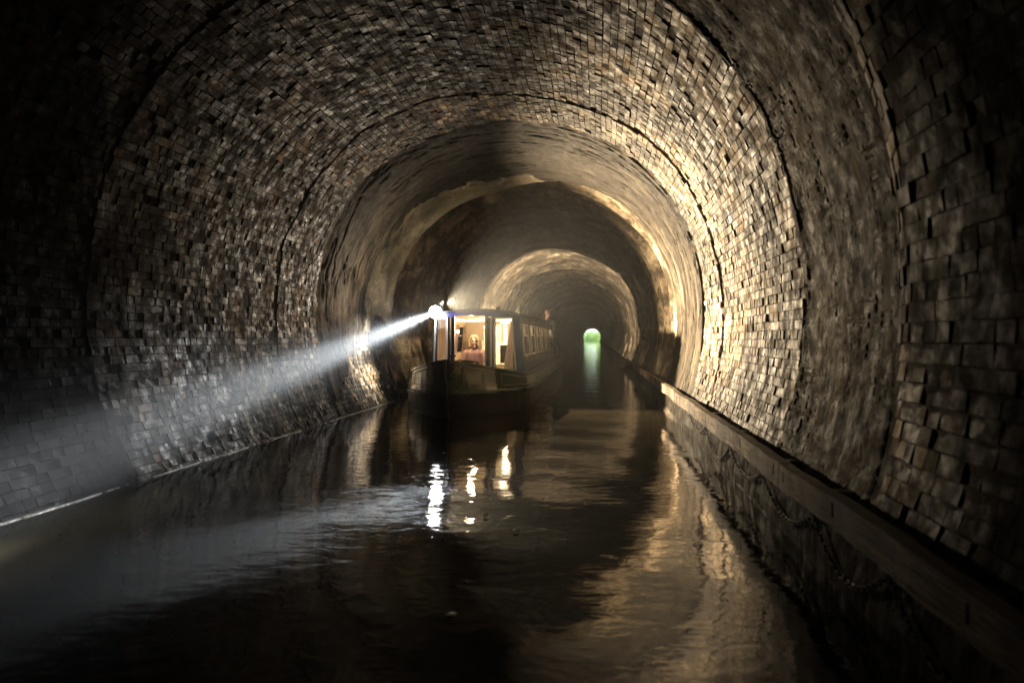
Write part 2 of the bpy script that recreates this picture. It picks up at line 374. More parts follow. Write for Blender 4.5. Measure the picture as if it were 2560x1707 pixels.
# ------------------------------------------------------------------ bricks
NT = 24
TPL = []
for k in range(NT):
    j = lambda a: rng.uniform(-a, a)
    c = 0.03; q = []
    back = [(-.5, -.5, 1), (.5, -.5, 1), (.5, .5, 1), (-.5, .5, 1)]
    mid = [(x+j(.02), y+j(.04), 0.08+j(.03)) for x, y, _ in back]
    fr_ = [((x*(1-c*1.0)+j(.03)), (y*(1-c*2.2)+j(.05)), 0+j(.05)) for x, y, _ in back]
    if rng.rand() < 0.1:      # a knocked-off corner
        kk = rng.randint(4); fr_[kk] = (fr_[kk][0]*0.6, fr_[kk][1]*0.55, 0.12)
    ctr = [(0+j(.15), 0+j(.15), 0.0+j(.05))]
    TPL.append(np.array(back+mid+fr_+ctr))
FQ = []
for a0 in (0, 4):
    for k in range(4):
        FQ += [(a0+k, a0+(k+1) % 4, a0+4+(k+1) % 4), (a0+k, a0+4+(k+1) % 4, a0+4+k)]
for k in range(4): FQ.append((8+k, 8+(k+1) % 4, 12))
FQ = np.array(FQ)[:, ::-1]
BR = []   # s, y, length, height, out, tone, tpl, roll
def lay(y0, y1, s0, s1, off, tone0, long_, test=None, rough_=1.0, rowh=0.080):
    k0 = int(s0/rowh); k1 = int(s1/rowh)
    for k in range(k0, k1):
        s = (k+0.5)*rowh; jy = lambda e: float(jw(np.array(s), min(YJ, key=lambda q: abs(q-e)))) if abs(min(YJ, key=lambda q: abs(q-e))-e) < .1 else 0.0; y = y0 + rng.uniform(0, 0.03) + jy(y0); y1_ = y1 + jy(y1)
        head = (k % 2 == 0)
        while y < y1_-0.03:
            L = (0.108 if (head or rng.rand() < 0.45) else 0.222)*(1+rng.uniform(-.06, .06))*long_
            if y + L > y1_: L = y1_-y
            if L < 0.05: break
            yc = y+L/2; y += L
            if test and not test(s, yc): continue
            r = rng.rand()
            if r < 0.006: continue
            cl = fbm(np.array(s*1.3), np.array(yc*1.3), 3)
            tone = tone0 + 0.95*float(cl) + rng.normal(0, 0.17)
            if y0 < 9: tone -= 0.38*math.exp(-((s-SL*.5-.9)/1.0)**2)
            if y0 < 2 and yc > 3.2: tone += .55*(yc-3.2)/.6  # paler tone paints the lamp-lit edge strip into the bricks
            if y0 == 5.70: tone += .22*max(0, (6.6-yc)/.9)*(s < 7)  # lit brightness of the near right edge painted in as paler tone
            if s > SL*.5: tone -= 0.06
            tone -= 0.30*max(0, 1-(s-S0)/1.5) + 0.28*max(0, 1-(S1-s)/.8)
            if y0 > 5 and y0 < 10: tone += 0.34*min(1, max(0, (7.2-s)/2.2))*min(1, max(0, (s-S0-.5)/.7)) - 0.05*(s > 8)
            if rng.rand() < 0.06: tone += rng.uniform(.25, .5)
            if rng.rand() < 0.12: tone -= 0.2
            proud = abs(rng.normal(0, 0.003))*rough_ + 0.009*rough_*float(fbm(np.array(k*7.37+y0*3), np.array(yc*.9), 2))
            if rng.rand() < 0.025: proud -= rng.uniform(0.012, 0.035)
            if rng.rand() < 0.03: proud += 0.015
            if 0.25 < float(cl)+0.5*rng.rand()-0.15: proud -= 0.006
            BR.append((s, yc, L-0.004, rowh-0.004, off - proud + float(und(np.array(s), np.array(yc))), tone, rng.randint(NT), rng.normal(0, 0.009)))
LW = s_of(0.0, True); RW = s_of(0.0, False); S0 = s_of(0.02, False); S1 = s_of(-0.08, True)
hole = lambda s, y: not (abs(y-5.95) < 0.06 and abs(s - s_of(0.74, False)) < 0.05)
lay(1.6, 3.85, S0, S0+4.6, 0.0, 0.08, 1.1, None, 1.2, 0.095)  # low tone paints corner darkness into the nearest bricks
lay(5.70, 8.14, S0, S1, -0.005, 0.40, 1.0, hole, 1.5)

lay(3.90, 5.68, SL*0.5, S1, 0.0, 0.10, 1.05, None, 1.4)  # near left bricks toned down too, as painted corner darkness
lay(8.14, 9.44, S0, S1, 0.012, 0.46, 1.0, None, 1.3)
lay(9.44, 10.72, S0, S1, 0.0, 0.46, 1.0, None, 1.3)
# bricks laid bare where the render coat has fallen away on the left
def bare(s, y, pad=0.0):
    x, z, _, _ = prof(s); s = np.asarray(s); y = np.asarray(y, dtype=float)
    top = np.interp(y, [10.7, 11.2, 12.0, 12.6, 13.0, 13.4, 13.75, 14.05, 14.3], [.0, .35, .80, 1.15, 1.28, 1.50, 1.72, 1.60, 1.0]) + 0.22*fbm(y*5, s*0+3.0, 4) + 0.10*fbm(y*19, s*9, 3)
    return (x < CX) & (z < top + pad)
lay(10.9, 14.28, s_of(2.1, True), S1, 0.015, 0.66, 1.0, lambda s, y: bool(bare(np.array([s]), np.array([y]), 0.18)[0]), 1.3)
B = np.array(BR)
def brick_frames(B):
    x, z, tx, tz = prof(B[:, 0]); n = len(B)
    dO = (und(B[:, 0], B[:, 1]+.06)-und(B[:, 0], B[:, 1]-.06))/.12; dO = np.clip(dO, -.45, .45)
    ey = np.tile([0, 1.0, 0], (n, 1)); es = np.stack([tx, 0*tx, tz], -1); eo = np.stack([tz, 0*tx, -tx], -1)
    ey = ey + eo*dO[:, None]; ey /= np.linalg.norm(ey, axis=1)[:, None]; eo = np.cross(ey, es); eo *= np.sign(np.sum(eo*np.stack([tz, 0*tx, -tx], -1), 1))[:, None]
    cr, sr = np.cos(B[:, 7])[:, None], np.sin(B[:, 7])[:, None]
    a = ey*cr + es*sr; b = es*cr - ey*sr
    P = np.stack([x, B[:, 1], z], -1) + eo*B[:, 4][:, None]
    return P, a, b, eo
P, ea, eb, eo = brick_frames(B)
# the 300 that show largest in the picture
fw = np.array([-math.sin(PSI), math.cos(PSI), 0]); rt = np.array([math.cos(PSI), math.sin(PSI), 0])
def proj(p):
    d = p - np.array([0, 0, 1.25]); zc = np.maximum(d@fw, 0.05); return 1280+1799*(d@rt)/zc, 845-1799*d[:, 2]/zc, zc
u0, v0, zc = proj(P)
e1 = np.stack(proj(P+ea*B[:, 2][:, None])[:2], -1)-np.stack([u0, v0], -1); e2 = np.stack(proj(P+eb*B[:, 3][:, None])[:2], -1)-np.stack([u0, v0], -1)
area = np.abs(e1[:, 0]*e2[:, 1]-e1[:, 1]*e2[:, 0])
vis = (u0 > 60) & (u0 < 2400) & (v0 > 20) & (v0 < 1650) & (P[:, 2] > 0.03) & (P[:, 1] > 2.0)
vis &= ~((P[:, 0] > 0) & (P[:, 2] < 0.55))          # behind the timber and the stone ledge
order = np.argsort(-np.where(vis, area, 0))[:300]
single = np.zeros(len(B), bool); single[order] = True
rest = np.where(~single & ~((P[:, 0] > 0) & (P[:, 2] < 0.30)))[0]
T = np.array(TPL); DEP = 0.085
def place(idx):
    t = T[B[idx, 6].astype(int)]
    return (P[idx][:, None] + t[..., 0:1]*ea[idx][:, None]*B[idx, 2][:, None, None] + t[..., 1:2]*eb[idx][:, None]*B[idx, 3][:, None, None] + t[..., 2:3]*eo[idx][:, None]*DEP)
V = place(rest); nb = len(rest)
F = (FQ[None] + 13*np.arange(nb)[:, None, None]).reshape(-1, 3)
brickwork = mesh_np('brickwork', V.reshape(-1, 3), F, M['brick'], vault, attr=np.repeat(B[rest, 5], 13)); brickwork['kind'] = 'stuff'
tones = [0.12, 0.25, 0.33, 0.40, 0.48, 0.6, 0.85]; shared = {}
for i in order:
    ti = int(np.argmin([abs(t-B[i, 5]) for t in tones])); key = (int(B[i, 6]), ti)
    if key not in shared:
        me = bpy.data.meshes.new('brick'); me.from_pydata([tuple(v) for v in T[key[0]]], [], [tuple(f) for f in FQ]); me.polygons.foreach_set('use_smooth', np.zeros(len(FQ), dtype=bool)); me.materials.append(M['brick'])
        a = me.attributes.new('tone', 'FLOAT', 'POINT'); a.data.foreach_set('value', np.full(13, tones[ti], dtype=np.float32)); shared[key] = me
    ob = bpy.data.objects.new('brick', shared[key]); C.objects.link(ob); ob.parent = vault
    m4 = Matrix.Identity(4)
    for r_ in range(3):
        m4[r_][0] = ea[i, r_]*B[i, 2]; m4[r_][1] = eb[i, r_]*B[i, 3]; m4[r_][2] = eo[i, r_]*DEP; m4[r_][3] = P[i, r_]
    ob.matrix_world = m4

# ------------------------------------------------------------------ render coats
ys = np.arange(3.80, 5.80, 0.02); ss = np.arange(0, SL*.5+.6, 0.017)
def coat_b(S, Y):
    k = np.floor(S/.095); gs = np.exp(-(((S/.095) % 1 - .5)*.095/.009)**2); gy = np.exp(-((((Y+.11*(k % 2))/.225) % 1 - .5)*.225/.009)**2)
    low = np.clip((6.0-S)/1.5 + 1.6*fbm(S*.8, Y*1.2, 3), 0, 1)*np.clip(.45+1.8*fbm(S*2+5, Y*2, 3), 0, 1)
    cell = _lat[(k.astype(int)) % 256, np.floor((Y+.11*(k % 2))/.225+.5).astype(int) % 256]
    return low*(0.024*np.maximum(gs, gy) + .02*(cell-.5)) + 0.01 + und(S, Y) + 0.030*fbm(S*0.9, Y*6, 5) + 0.02*fbm(S*6, Y*9, 4) + 0.025*np.exp(-((Y-3.93)/0.05)**2) - .02*np.exp(-((Y-5.7)/0.1)**2)
def mask_b(S, Y):
    left_lim = SL*0.5 + 0.15 + 0.5*fbm(Y*2, S*0+7, 3)
    return (S < left_lim) & (Y > 3.87+.14*fbm(S*1.5, S*0+1, 4)) & (Y < 5.70+.16*fbm(S*1.7, S*0+6, 4))
grid_mesh('render_coat', ss, ys, coat_b, M['plaster_rough'], vault, mask_b, 0.035)
ys = np.concatenate([np.arange(10.74, 14.28, 0.032), [14.3]]); ss = np.arange(0, SL, 0.035)
def coat_f(S, Y):
    lip = -0.22*np.clip((Y-13.0)/1.2, 0, 1)**1.6*lsd(S)
    cr = np.abs(fbm(S*.7+3, Y*3.1+fbm(S*1.5, Y*2, 3), 3)); return -0.02 + 0.035*np.exp(-(cr/0.03)**2) + und(S, Y) + lip + 0.05*fbm(S*0.9, Y*2.2, 5) + 0.02*fbm(S*5, Y*6, 3) + 0.05*np.exp(-((Y-10.74)/0.12)**2)
pale_lip = lambda S, Y: (Y > 13.45 + 0.8*fbm(S*1.3, S*0+4, 3) + 0.3*fbm(S*5, Y*3, 2) + 0.9*np.clip((8.6-S)/2.4, 0, 1.5))
grid_mesh('render_coat', ss, ys, coat_f, M['plaster'], vault, lambda S, Y: ~bare(S, Y) & ~pale_lip(S, Y), 0.04)
M['pale_lip'] = masonry('pale_lip_coat', [(0.38, (0.05, 0.04, 0.027)), (0.52, (0.2, 0.16, 0.11)), (0.66, (0.45, 0.38, 0.28))], False, 0.4, (0.5, 0.9), 0.02, 30, wet=.15, sootk=.5)  # paler band of coat along the lip
grid_mesh('pale_lip_edge', ss, ys, coat_f, M['pale_lip'], vault, lambda S, Y: ~bare(S, Y) & pale_lip(S, Y), 0.04)

# ------------------------------------------------------------------ stone ledge on the right
def ledge_mesh():
    Y = np.concatenate([np.linspace(-60, 1, 12), np.arange(1.2, 26, 0.06), np.linspace(26.5, 262, 60)])
    sec = np.array([(1.20, -0.5), (1.20, -0.02), (1.195, 0.10), (1.20, 0.2), (1.205, 0.28), (1.225, 0.305), (1.50, 0.31)])
    V = []
    for k, (x, z) in enumerate(sec):
        dx = 0.035*fbm(Y*4, Y*0+z*9, 4) + (0.02*fbm(Y*17, Y*0+z*30, 2) if k < 6 else 0)
        V.append(np.stack([x+dx, Y, z + (0.02*fbm(Y*6, Y*0+z, 3) if k > 3 else 0*Y)], -1))
    V = np.array(V); ny = len(Y); q = []
    for k in range(len(sec)-1):
        for j in range(ny-1): q.append((k*ny+j, k*ny+j+1, (k+1)*ny+j+1, (k+1)*ny+j))
    o = mesh_np('ledge', V.reshape(-1, 3), np.array(q)[:, ::-1], M['ledge']); o['kind'] = 'structure'; return o
ledge_mesh()
# thin scum line where the left wall meets the water
V, q = [], []
Yq = np.arange(4, 13.9, 0.02)
xl = surf(np.full(len(Yq), LW), Yq, np.zeros(len(Yq)))[:, 0]
wd = 0.003 + 0.045*np.clip(fbm(Yq*2.3, Yq*0, 5)+0.06, 0, 1)
for j, y in enumerate(Yq):
    V += [(xl[j]-0.02, y, 0.016), (xl[j]+wd[j], y, 0.009), (xl[j]+wd[j]+0.006, y, -0.004)]
for j in range(len(Yq)-1): q += [(3*j, 3*j+1, 3*j+4, 3*j+3), (3*j+1, 3*j+2, 3*j+5, 3*j+4)]
M['scum'] = simple('pale_scum', (0.16, 0.135, 0.095), 0.5, var=0.6, scale=30, bumpd=0.01)
o = mesh_np('scum_line', V, np.array(q), M['scum']); tag(o, 'pale line of scum along the foot of the left brick wall', 'scum', kind='stuff')

# ================================================================== water
xs = np.concatenate([np.linspace(-9, -4.2, 4), np.arange(-4.15, 1.4, 0.05), np.linspace(1.6, 5, 4)])
yw = np.concatenate([np.linspace(-90, 0, 10), np.arange(0.5, 30, 0.05), np.arange(30, 60, 0.3), np.linspace(61, 420, 90)])
XX, YY = np.meshgrid(xs, yw, indexing='ij')
ZZ = 0.010*fbm(XX*2.0+3, YY*1.6, 3)*np.exp(-YY.clip(0)/30) + 0.004*np.sin(5*YY+2*XX)*np.exp(-((XX+0.2)**2)/2)*np.exp(-YY.clip(0)/16)
nx, ny = XX.shape; i, j = np.meshgrid(np.arange(nx-1), np.arange(ny-1), indexing='ij'); a = (i*ny+j).ravel()
o = mesh_np('canal_water', np.stack([XX, YY, ZZ], -1).reshape(-1, 3), np.stack([a, a+ny, a+ny+1, a+1], -1), M['water'], smooth=True); o['kind'] = 'structure'

# ================================================================== timber fender
rail = empty('timber_fender', (1.2, 0, 0.3), 'long weathered timber fender rail bolted above the water along the right wall', 'fender rail')
def beam(y0, y1, holes, hx=0.0):
    def fn(a, b, d):
        wob = 0.006*math.sin(a*3.1+b*9) + 0.005*math.sin(a*11)
        return (1.135+wob+d - 1.2, a, b - 0.3 + 0.006*math.sin(a*2.3))
    hs = []
    for h in holes: hs.append((h-0.012, h+0.012, 0.375, 0.445))
    av = list(np.arange(y0, y1, 0.15)) + [y0, y1]
    return holed(av, [0.325, 0.36, 0.45, 0.475], hs, fn, 0.075, 'timber_beam', M['timber'], rail)
JO = [1.7, 4.66, 7.7, 10.6, 13.6, 16.5, 19.5, 22.5]
for k in range(len(JO)-1):
    y0, y1 = JO[k]+0.008, JO[k+1]-0.008
    hl = {0: [2.35, 3.65, 4.52], 1: [4.8, 5.9, 6.9, 7.55], 2: [7.85, 9.2, 10.4]}.get(k, [y0+.3, y1-.3])
    bo = beam(y0, y1, hl)
    for h in hl[:4]:
        if k < 3:
            bm = bmesh.new(); bmesh.ops.create_cone(bm, cap_ends=True, segments=8, radius1=0.011, radius2=0.009, depth=0.03, matrix=Matrix.Translation((0.035+1.135-1.2, h, 0.41-0.3)) @ Matrix.Rotation(PI/2, 4, 'Y'))
            obj('bolt', bm, M['steel'], bo)
# brackets behind the beams
for y in [2.6, 4.2, 5.2, 6.8, 8.4, 10.0, 11.8, 13.2]:
    bm = bmesh.new(); box(bm, (1.20-1.2, y-0.04, 0.33-0.3), (1.46-1.2, y+0.04, 0.40-0.3)); obj('bracket', bm, M['steel'], rail)
# chain
chain = empty('grab_chain', (1.17, 5, 0.25), 'rusty grab chain hanging in loops below the timber rail', 'chain')
bm = bmesh.new(); L = 0.024; pts = []
for k in range(12):
    a = 2*PI*k/12; pts.append((0.011*math.cos(a), (L if math.sin(a) > 0 else -L)*0.55 + 0.011*math.sin(a), 0))
tube(bm, pts, 0.0042, 5, closed=True); linkme = bpy.data.meshes.new('link'); bm.to_mesh(linkme); bm.free(); linkme.materials.append(M['rust'])
att = [2.0, 3.05, 4.05, 5.25, 6.5, 7.9, 9.2]; nl = 0
for a0, a1 in zip(att[:-1], att[1:]):
    dep = 0.17 + 0.04*math.sin(a0*7); n_ = 400; ysq = np.linspace(a0, a1, n_); zq = 0.30 - dep*(1-((ysq-(a0+a1)/2)/((a1-a0)/2))**2) ; d = np.concatenate([[0], np.cumsum(np.hypot(np.diff(ysq), np.diff(zq)))])
    cnt = int(d[-1]/0.036)
    for k in range(cnt):
        if nl >= 290: break
        sq = (k+0.5)*d[-1]/cnt; y = np.interp(sq, d, ysq); z = np.interp(sq, d, zq); y2 = np.interp(sq+0.01, d, ysq); z2 = np.interp(sq+0.01, d, zq)
        ob = bpy.data.objects.new('link', linkme); C.objects.link(ob); ob.parent = chain
        ob.location = (0, y-5, z-0.25); ob.rotation_euler = (math.atan2(z2-z, y2-y), (PI/4 if k % 2 else -PI/4), 0); nl += 1
        ob.rotation_mode = 'XYZ'; ob.rotation_euler = (Matrix.Rotation(math.atan2(z2-z, y2-y), 3, 'X') @ Matrix.Rotation(PI/4 if k % 2 else -PI/4, 3, 'Y')).to_euler()

# ================================================================== narrowboat
BX = -2.29
boat = empty('narrowboat', (BX, 18, 0), 'dark green narrowboat with navy cabin front coming through the tunnel, lamp lit', 'narrowboat')
def L_(p): return (p[0]-BX, p[1]-18, p[2])
def part(name, bm, mat, parent=None, smooth=False):
    bmesh.ops.translate(bm, verts=bm.verts, vec=(-BX, -18, 0)); return obj(name, bm, mat, parent or boat, smooth)
HB, YT, YB, YS = 1.11, 10.85, 13.1, 25.6
def sheer(y): return 0.60 + 0.32*max(0, (13.2-y)/2.35)**1.6
def half(t): return HB*math.sin(min(1, t)*PI/2)**0.72
# levels: (z, width factor, extra, rake)
def hull_row(zf, wf, ex, rake, ts):
    out = []
    for t in ts:
        y0 = YT + rake; y = y0 + (YB-y0)*t if t <= 1 else YB + (t-1)*(YS-YB)
        hw = half(t)*wf + ex*min(1, t*3)
        out.append((hw, y, zf(y)))
    return out
ts = [0, .01, .03, .06, .1, .16, .24, .34, .46, .6, .75, .9, 1.0] + [1+k/14 for k in range(1, 14)] + [1.97, 1.985, 2.0]
rows = [hull_row(lambda y: -0.4, 0.93, 0, 0.35, ts), hull_row(lambda y: 0.02, 1.0, 0, 0.2, ts), hull_row(lambda y: 0.31+.06*max(0, (13.2-y)/2.35)**1.6, 1.0, 0, 0.06, ts),
        hull_row(lambda y: 0.32+.06*max(0, (13.2-y)/2.35)**1.6, 1.0, 0.025, 0.04, ts), hull_row(lambda y: 0.37+.06*max(0, (13.2-y)/2.35)**1.6, 1.0, 0.025, 0.04, ts), hull_row(lambda y: 0.38+.06*max(0, (13.2-y)/2.35)**1.6, 1.0, 0, 0.05, ts),
        hull_row(lambda y: sheer(y)-0.035, 0.95, 0, 0.02, ts), hull_row(lambda y: sheer(y)-0.03, 0.95, 0.022, 0.0, ts), hull_row(lambda y: sheer(y), 0.95, 0.022, 0.0, ts), hull_row(lambda y: sheer(y), 0.95, -0.04, 0.06, ts)]
def loft(bm, rows, sx):
    vs = [[bm.verts.new((BX+sx*max(0, p[0]), p[1], p[2])) for p in r] for r in rows]
    for a_, b_ in zip(vs[:-1], vs[1:]):
        for k in range(len(a_)-1): bm.faces.new((a_[k], a_[k+1], b_[k+1], b_[k]))
bm = bmesh.new()
for sx in (1, -1): loft(bm, rows[:4], sx)
bmesh.ops.remove_doubles(bm, verts=bm.verts, dist=1e-4); bmesh.ops.recalc_face_normals(bm, faces=bm.faces); part('hull', bm, M['hull_black'], smooth=False)
bm = bmesh.new()
for sx in (1, -1): loft(bm, rows[3:], sx)
tp = rows[-1]
bmesh.ops.remove_doubles(bm, verts=bm.verts, dist=1e-4); part('bulwark', bm, M['hull_green'])
# transom
bm = bmesh.new(); e = [(r[-1][0], r[-1][1]+0.001, r[-1][2]) for r in rows]
bm.faces.new([bm.verts.new((BX+x, y, z)) for x, y, z in e] + [bm.verts.new((BX-x, y, z)) for x, y, z in e[::-1]]); part('transom', bm, M['hull_black'])
# foredeck, well floor, side decks, stern deck
bm = bmesh.new(); fd = [(max(0, p[0])+.03, p[1], sheer(p[1])-0.03) for p in rows[-1] if p[1] < 12.45]
prev = None
for hw, y, z in fd:
    cur = (bm.verts.new((BX-hw, y, z)), bm.verts.new((BX, y, z+0.03)), bm.verts.new((BX+hw, y, z)))
    if prev: bm.faces.new((prev[0], cur[0], cur[1], prev[1])); bm.faces.new((prev[1], cur[1], cur[2], prev[2]))
    prev = cur
yl = fd[-1][1]; hwl = fd[-1][0]
b1 = [bm.verts.new((BX-hwl, yl, 0.15)), bm.verts.new((BX+hwl, yl, 0.15))]; bm.faces.new((prev[0], b1[0], b1[1], prev[2], prev[1])); part('foredeck', bm, M['hull_green'])
bm = bmesh.new(); box(bm, (BX-0.96, yl+0.01, 0.10), (BX+0.96, 13.79, 0.14)); part('well_deck', bm, M['roof'])
for sx in (-1, 1):
    bm = bmesh.new(); x0, x1 = sorted((BX+sx*0.90, BX+sx*0.985)); box(bm, (x0, 13.12, 0.56), (x1, YS-0.02, 0.592)); part('side_deck', bm, M['hull_green'])
bm = bmesh.new(); box(bm, (BX-0.96, 23.66, 0.30), (BX+0.96, YS-0.03, 0.34)); part('stern_deck', bm, M['roof'])
# coach lines on the bow panels
def hull_pt(y, f, sx, off=0.006):
    """point on the bulwark: f from the strake (0) to the sheer (1)"""
    t = (y-YT)/(YB-YT); za = 0.40+.06*max(0, (13.2-y)/2.35)**1.6; zb = sheer(y)-0.04
    hw = half(t)*(1-0.05*f)+off
    return Vector((BX+sx*hw, y+0.03*(1-f), za+(zb-za)*f))
for sx in (-1, 1):
    for ya, yb in ((11.02, 11.62), (11.75, 12.75)):
        P_ = []
        nn = 14
        for k in range(nn+1): P_.append((ya+(yb-ya)*k/nn, .86))
        for k in range(1, 5): a = PI/2*k/4; P_.append((yb+.04*math.sin(a), .5+.36*math.cos(a)))
        for k in range(1, 5): a = PI/2*k/4; P_.append((yb+.04*math.cos(a), .5-.32*math.sin(a)))
        for k in range(nn+1): P_.append((yb-(yb-ya)*k/nn, .18))
        bm = bmesh.new(); tube(bm, [hull_pt(y, f, sx) for y, f in P_], 0.006, 5, closed=True); part('coach_line', bm, M['coach'])
# cabin
YC0, YC1 = 13.8, 23.6
def side_fn(sx):
    def fn(a, f, d):
        zz = 0.585 + f*(1.70-0.585); hw = 0.93-0.10*f - d
        return (sx*hw, a-18, zz)
    return fn
zf = lambda z: (z-0.585)/(1.70-0.585)
WIN = [(14.12+1.62*k, 15.12+1.62*k, zf(0.93), zf(1.50)) for k in range(6)]
for sx in (-1, 1):
    sd = holed([YC0+0.05, YC1], [0, 0.5, 1], WIN, side_fn(sx), 0.035, 'cabin_side', M['hull_green'], boat)
    fn = side_fn(sx)
    for wi, (a0, a1, f0, f1) in enumerate(WIN):
        bm = bmesh.new()
        def bar(p0, p1, dp=(-0.018, 0.05)):   # bar in (a,f) box
            c = [fn(a, f, d) for d in dp for a, f in ((p0[0], p0[1]), (p1[0], p0[1]), (p1[0], p1[1]), (p0[0], p1[1]))]
            v = [bm.verts.new(x) for x in c]
            for q_ in ((0, 1, 2, 3), (7, 6, 5, 4), (0, 4, 5, 1), (1, 5, 6, 2), (2, 6, 7, 3), (3, 7, 4, 0)): bm.faces.new([v[k] for k in q_])
        e_ = 0.035; ez = e_/1.115
        bar((a0-e_, f0-ez), (a1+e_, f0)); bar((a0-e_, f1), (a1+e_, f1+ez)); bar((a0-e_, f0+.0005), (a0, f1-.0005)); bar((a1, f0+.0005), (a1+e_, f1-.0005))
        bmesh.ops.recalc_face_normals(bm, faces=bm.faces)
        fro = obj('window_frame', bm, M['white'], boat)
        bm = bmesh.new(); hz = f0+(f1-f0)*0.66; bar((a0, hz-.014), (a1, hz+.014), (-.004, 0.03)); bar(((a0+a1)/2-.012, hz+.015), ((a0+a1)/2+.012, f1), (-.004, 0.03)); bmesh.ops.recalc_face_normals(bm, faces=bm.faces); obj('glazing_bar', bm, M['white'], fro)
        bm = bmesh.new(); bar((a0, f0), (a1, f1), (0.012, 0.018)); bmesh.ops.recalc_face_normals(bm, faces=bm.faces); obj('pane', bm, M['glass'], fro)
        # curtains just inside, gathered at both ends
        for ca, cb in ((a0-0.02, a0+0.20), (a1-0.20, a1+0.02)):
            bm = bmesh.new(); prev = None; nn = 20
            for k in range(nn+1):
                a = ca+(cb-ca)*k/nn; d = 0.075+0.014*math.sin(k*2.1)
                cur = (bm.verts.new(fn(a, f0-.06, d)), bm.verts.new(fn(a, f1+.04, d)))
                if prev: bm.faces.new((prev[0], cur[0], cur[1], prev[1]))
                prev = cur
            obj('curtain', bm, M['curtain'], boat, True)
# roof with camber
bm = bmesh.new(); cs = [(-.85, 1.69), (-.80, 1.722), (-.6, 1.762), (-.3, 1.795), (0, 1.81), (.3, 1.795), (.6, 1.762), (.80, 1.722), (.85, 1.69)]
rws = []
for y in (YC0-0.06, YC1+0.05):
    rws.append([bm.verts.new((BX+x, y, z+0.012)) for x, z in cs]); rws.append([bm.verts.new((BX+x*0.985, y, z-0.018)) for x, z in cs])
A_, B_, D_, E_ = rws
for k in range(len(cs)-1):
    bm.faces.new((A_[k], D_[k], D_[k+1], A_[k+1])); bm.faces.new((B_[k], B_[k+1], E_[k+1], E_[k])); bm.faces.new((A_[k], A_[k+1], B_[k+1], B_[k])); bm.faces.new((D_[k], E_[k], E_[k+1], D_[k+1]))
bm.faces.new((A_[0], B_[0], E_[0], D_[0])); bm.faces.new((A_[-1], D_[-1], E_[-1], B_[-1]))
bmesh.ops.recalc_face_normals(bm, faces=bm.faces); part('roof', bm, [M['roof']])
for sx in (-1, 1):
    bm = bmesh.new(); tube(bm, [(BX+sx*.76, y, 1.735+.028) for y in np.linspace(14.3, 23.2, 12)], 0.014, 6); part('handrail', bm, M['roof'])
for (x, y, r_, h_) in ((BX+.2, 15.3, .06, .08), (BX-.1, 18.2, .06, .08), (BX+.1, 21.0, .06, .08)):
    bm = bmesh.new(); tube(bm, [(x, y, 1.80), (x, y, 1.80+h_), (x, y, 1.80+h_+.001), (x, y, 1.8+h_+.03)], [r_*.6, r_*.6, r_, r_*.3], 12); part('roof_vent', bm, M['steel'])
# front bulkhead (navy), door opening and two windows
def bh(a, b, d):
    hw = 0.915-0.10*max(0, (b-0.585)/1.115)
    # outermost columns follow the tumblehome
    x = a
    if abs(a) > 0.80: x = math.copysign(hw, a)
    zz = b
    if b > 1.66: zz = 1.685+0.11*(1-(x/0.82)**2)*(1 if b > 1.70 else 0.0)
    return (x, YC0+0.0+d-18, zz)
RWN = (0.36, 0.70, 0.66, 1.62); LWN = (-0.86+.03, -0.60, 0.66, 1.62); DOR = (-0.45, 0.15, 0.62, 1.68)
holed([-.9, -.8, -.6, -.3, 0, .3, .6, .78, .9], [0.14, 0.585, 0.9, 1.2, 1.5, 1.67, 1.72], [RWN, (-.80, -0.60, .66, 1.62), DOR], bh, 0.04, 'front_bulkhead', M['blue'], boat)
def fr_win(a0, a1, b0, b1, top_in, nm):
    bm = bmesh.new(); e_ = 0.034
    def q8(pts):
        v = [bm.verts.new((p[0], YC0-18+d, p[1])) for d in (-0.022, 0.055) for p in pts]
        for q_ in ((0, 1, 2, 3), (7, 6, 5, 4), (0, 4, 5, 1), (1, 5, 6, 2), (2, 6, 7, 3), (3, 7, 4, 0)): bm.faces.new([v[k] for k in q_])
    s = math.copysign(1, a0+a1)
    # trapezoid: outer edge leans in at the top
    if s > 0: lo0, lo1, hi0, hi1 = a0, a1+0.04, a0, a1-top_in
    else: lo0, lo1, hi0, hi1 = a0-0.04, a1, a0+top_in, a1
    q8([(lo0-e_, b0-e_), (lo1+e_, b0-e_), (lo1, b0), (lo0, b0)]); q8([(hi0, b1), (hi1, b1), (hi1+e_, b1+e_), (hi0-e_, b1+e_)])
    q8([(lo0-e_, b0-e_), (lo0, b0), (hi0, b1), (hi0-e_, b1+e_)]); q8([(lo1, b0), (lo1+e_, b0-e_), (hi1+e_, b1+e_), (hi1, b1)])
    bmesh.ops.recalc_face_normals(bm, faces=bm.faces); fo = obj('window_frame', bm, M['white'], boat)
    bm = bmesh.new(); v = [bm.verts.new((x, YC0-18+d, z)) for d in (.015, .021) for x, z in ((lo0, b0), (lo1, b0), (hi1, b1), (hi0, b1))]
    for q_ in ((0, 1, 2, 3), (7, 6, 5, 4), (0, 4, 5, 1), (1, 5, 6, 2), (2, 6, 7, 3), (3, 7, 4, 0)): bm.faces.new([v[k] for k in q_])
    obj('pane', bm, M['glass'], fo)
fr_win(0.36, 0.70, 0.66, 1.62, 0.04, 'r'); fr_win(-0.80, -0.60, 0.66, 1.62, 0.0, 'l')
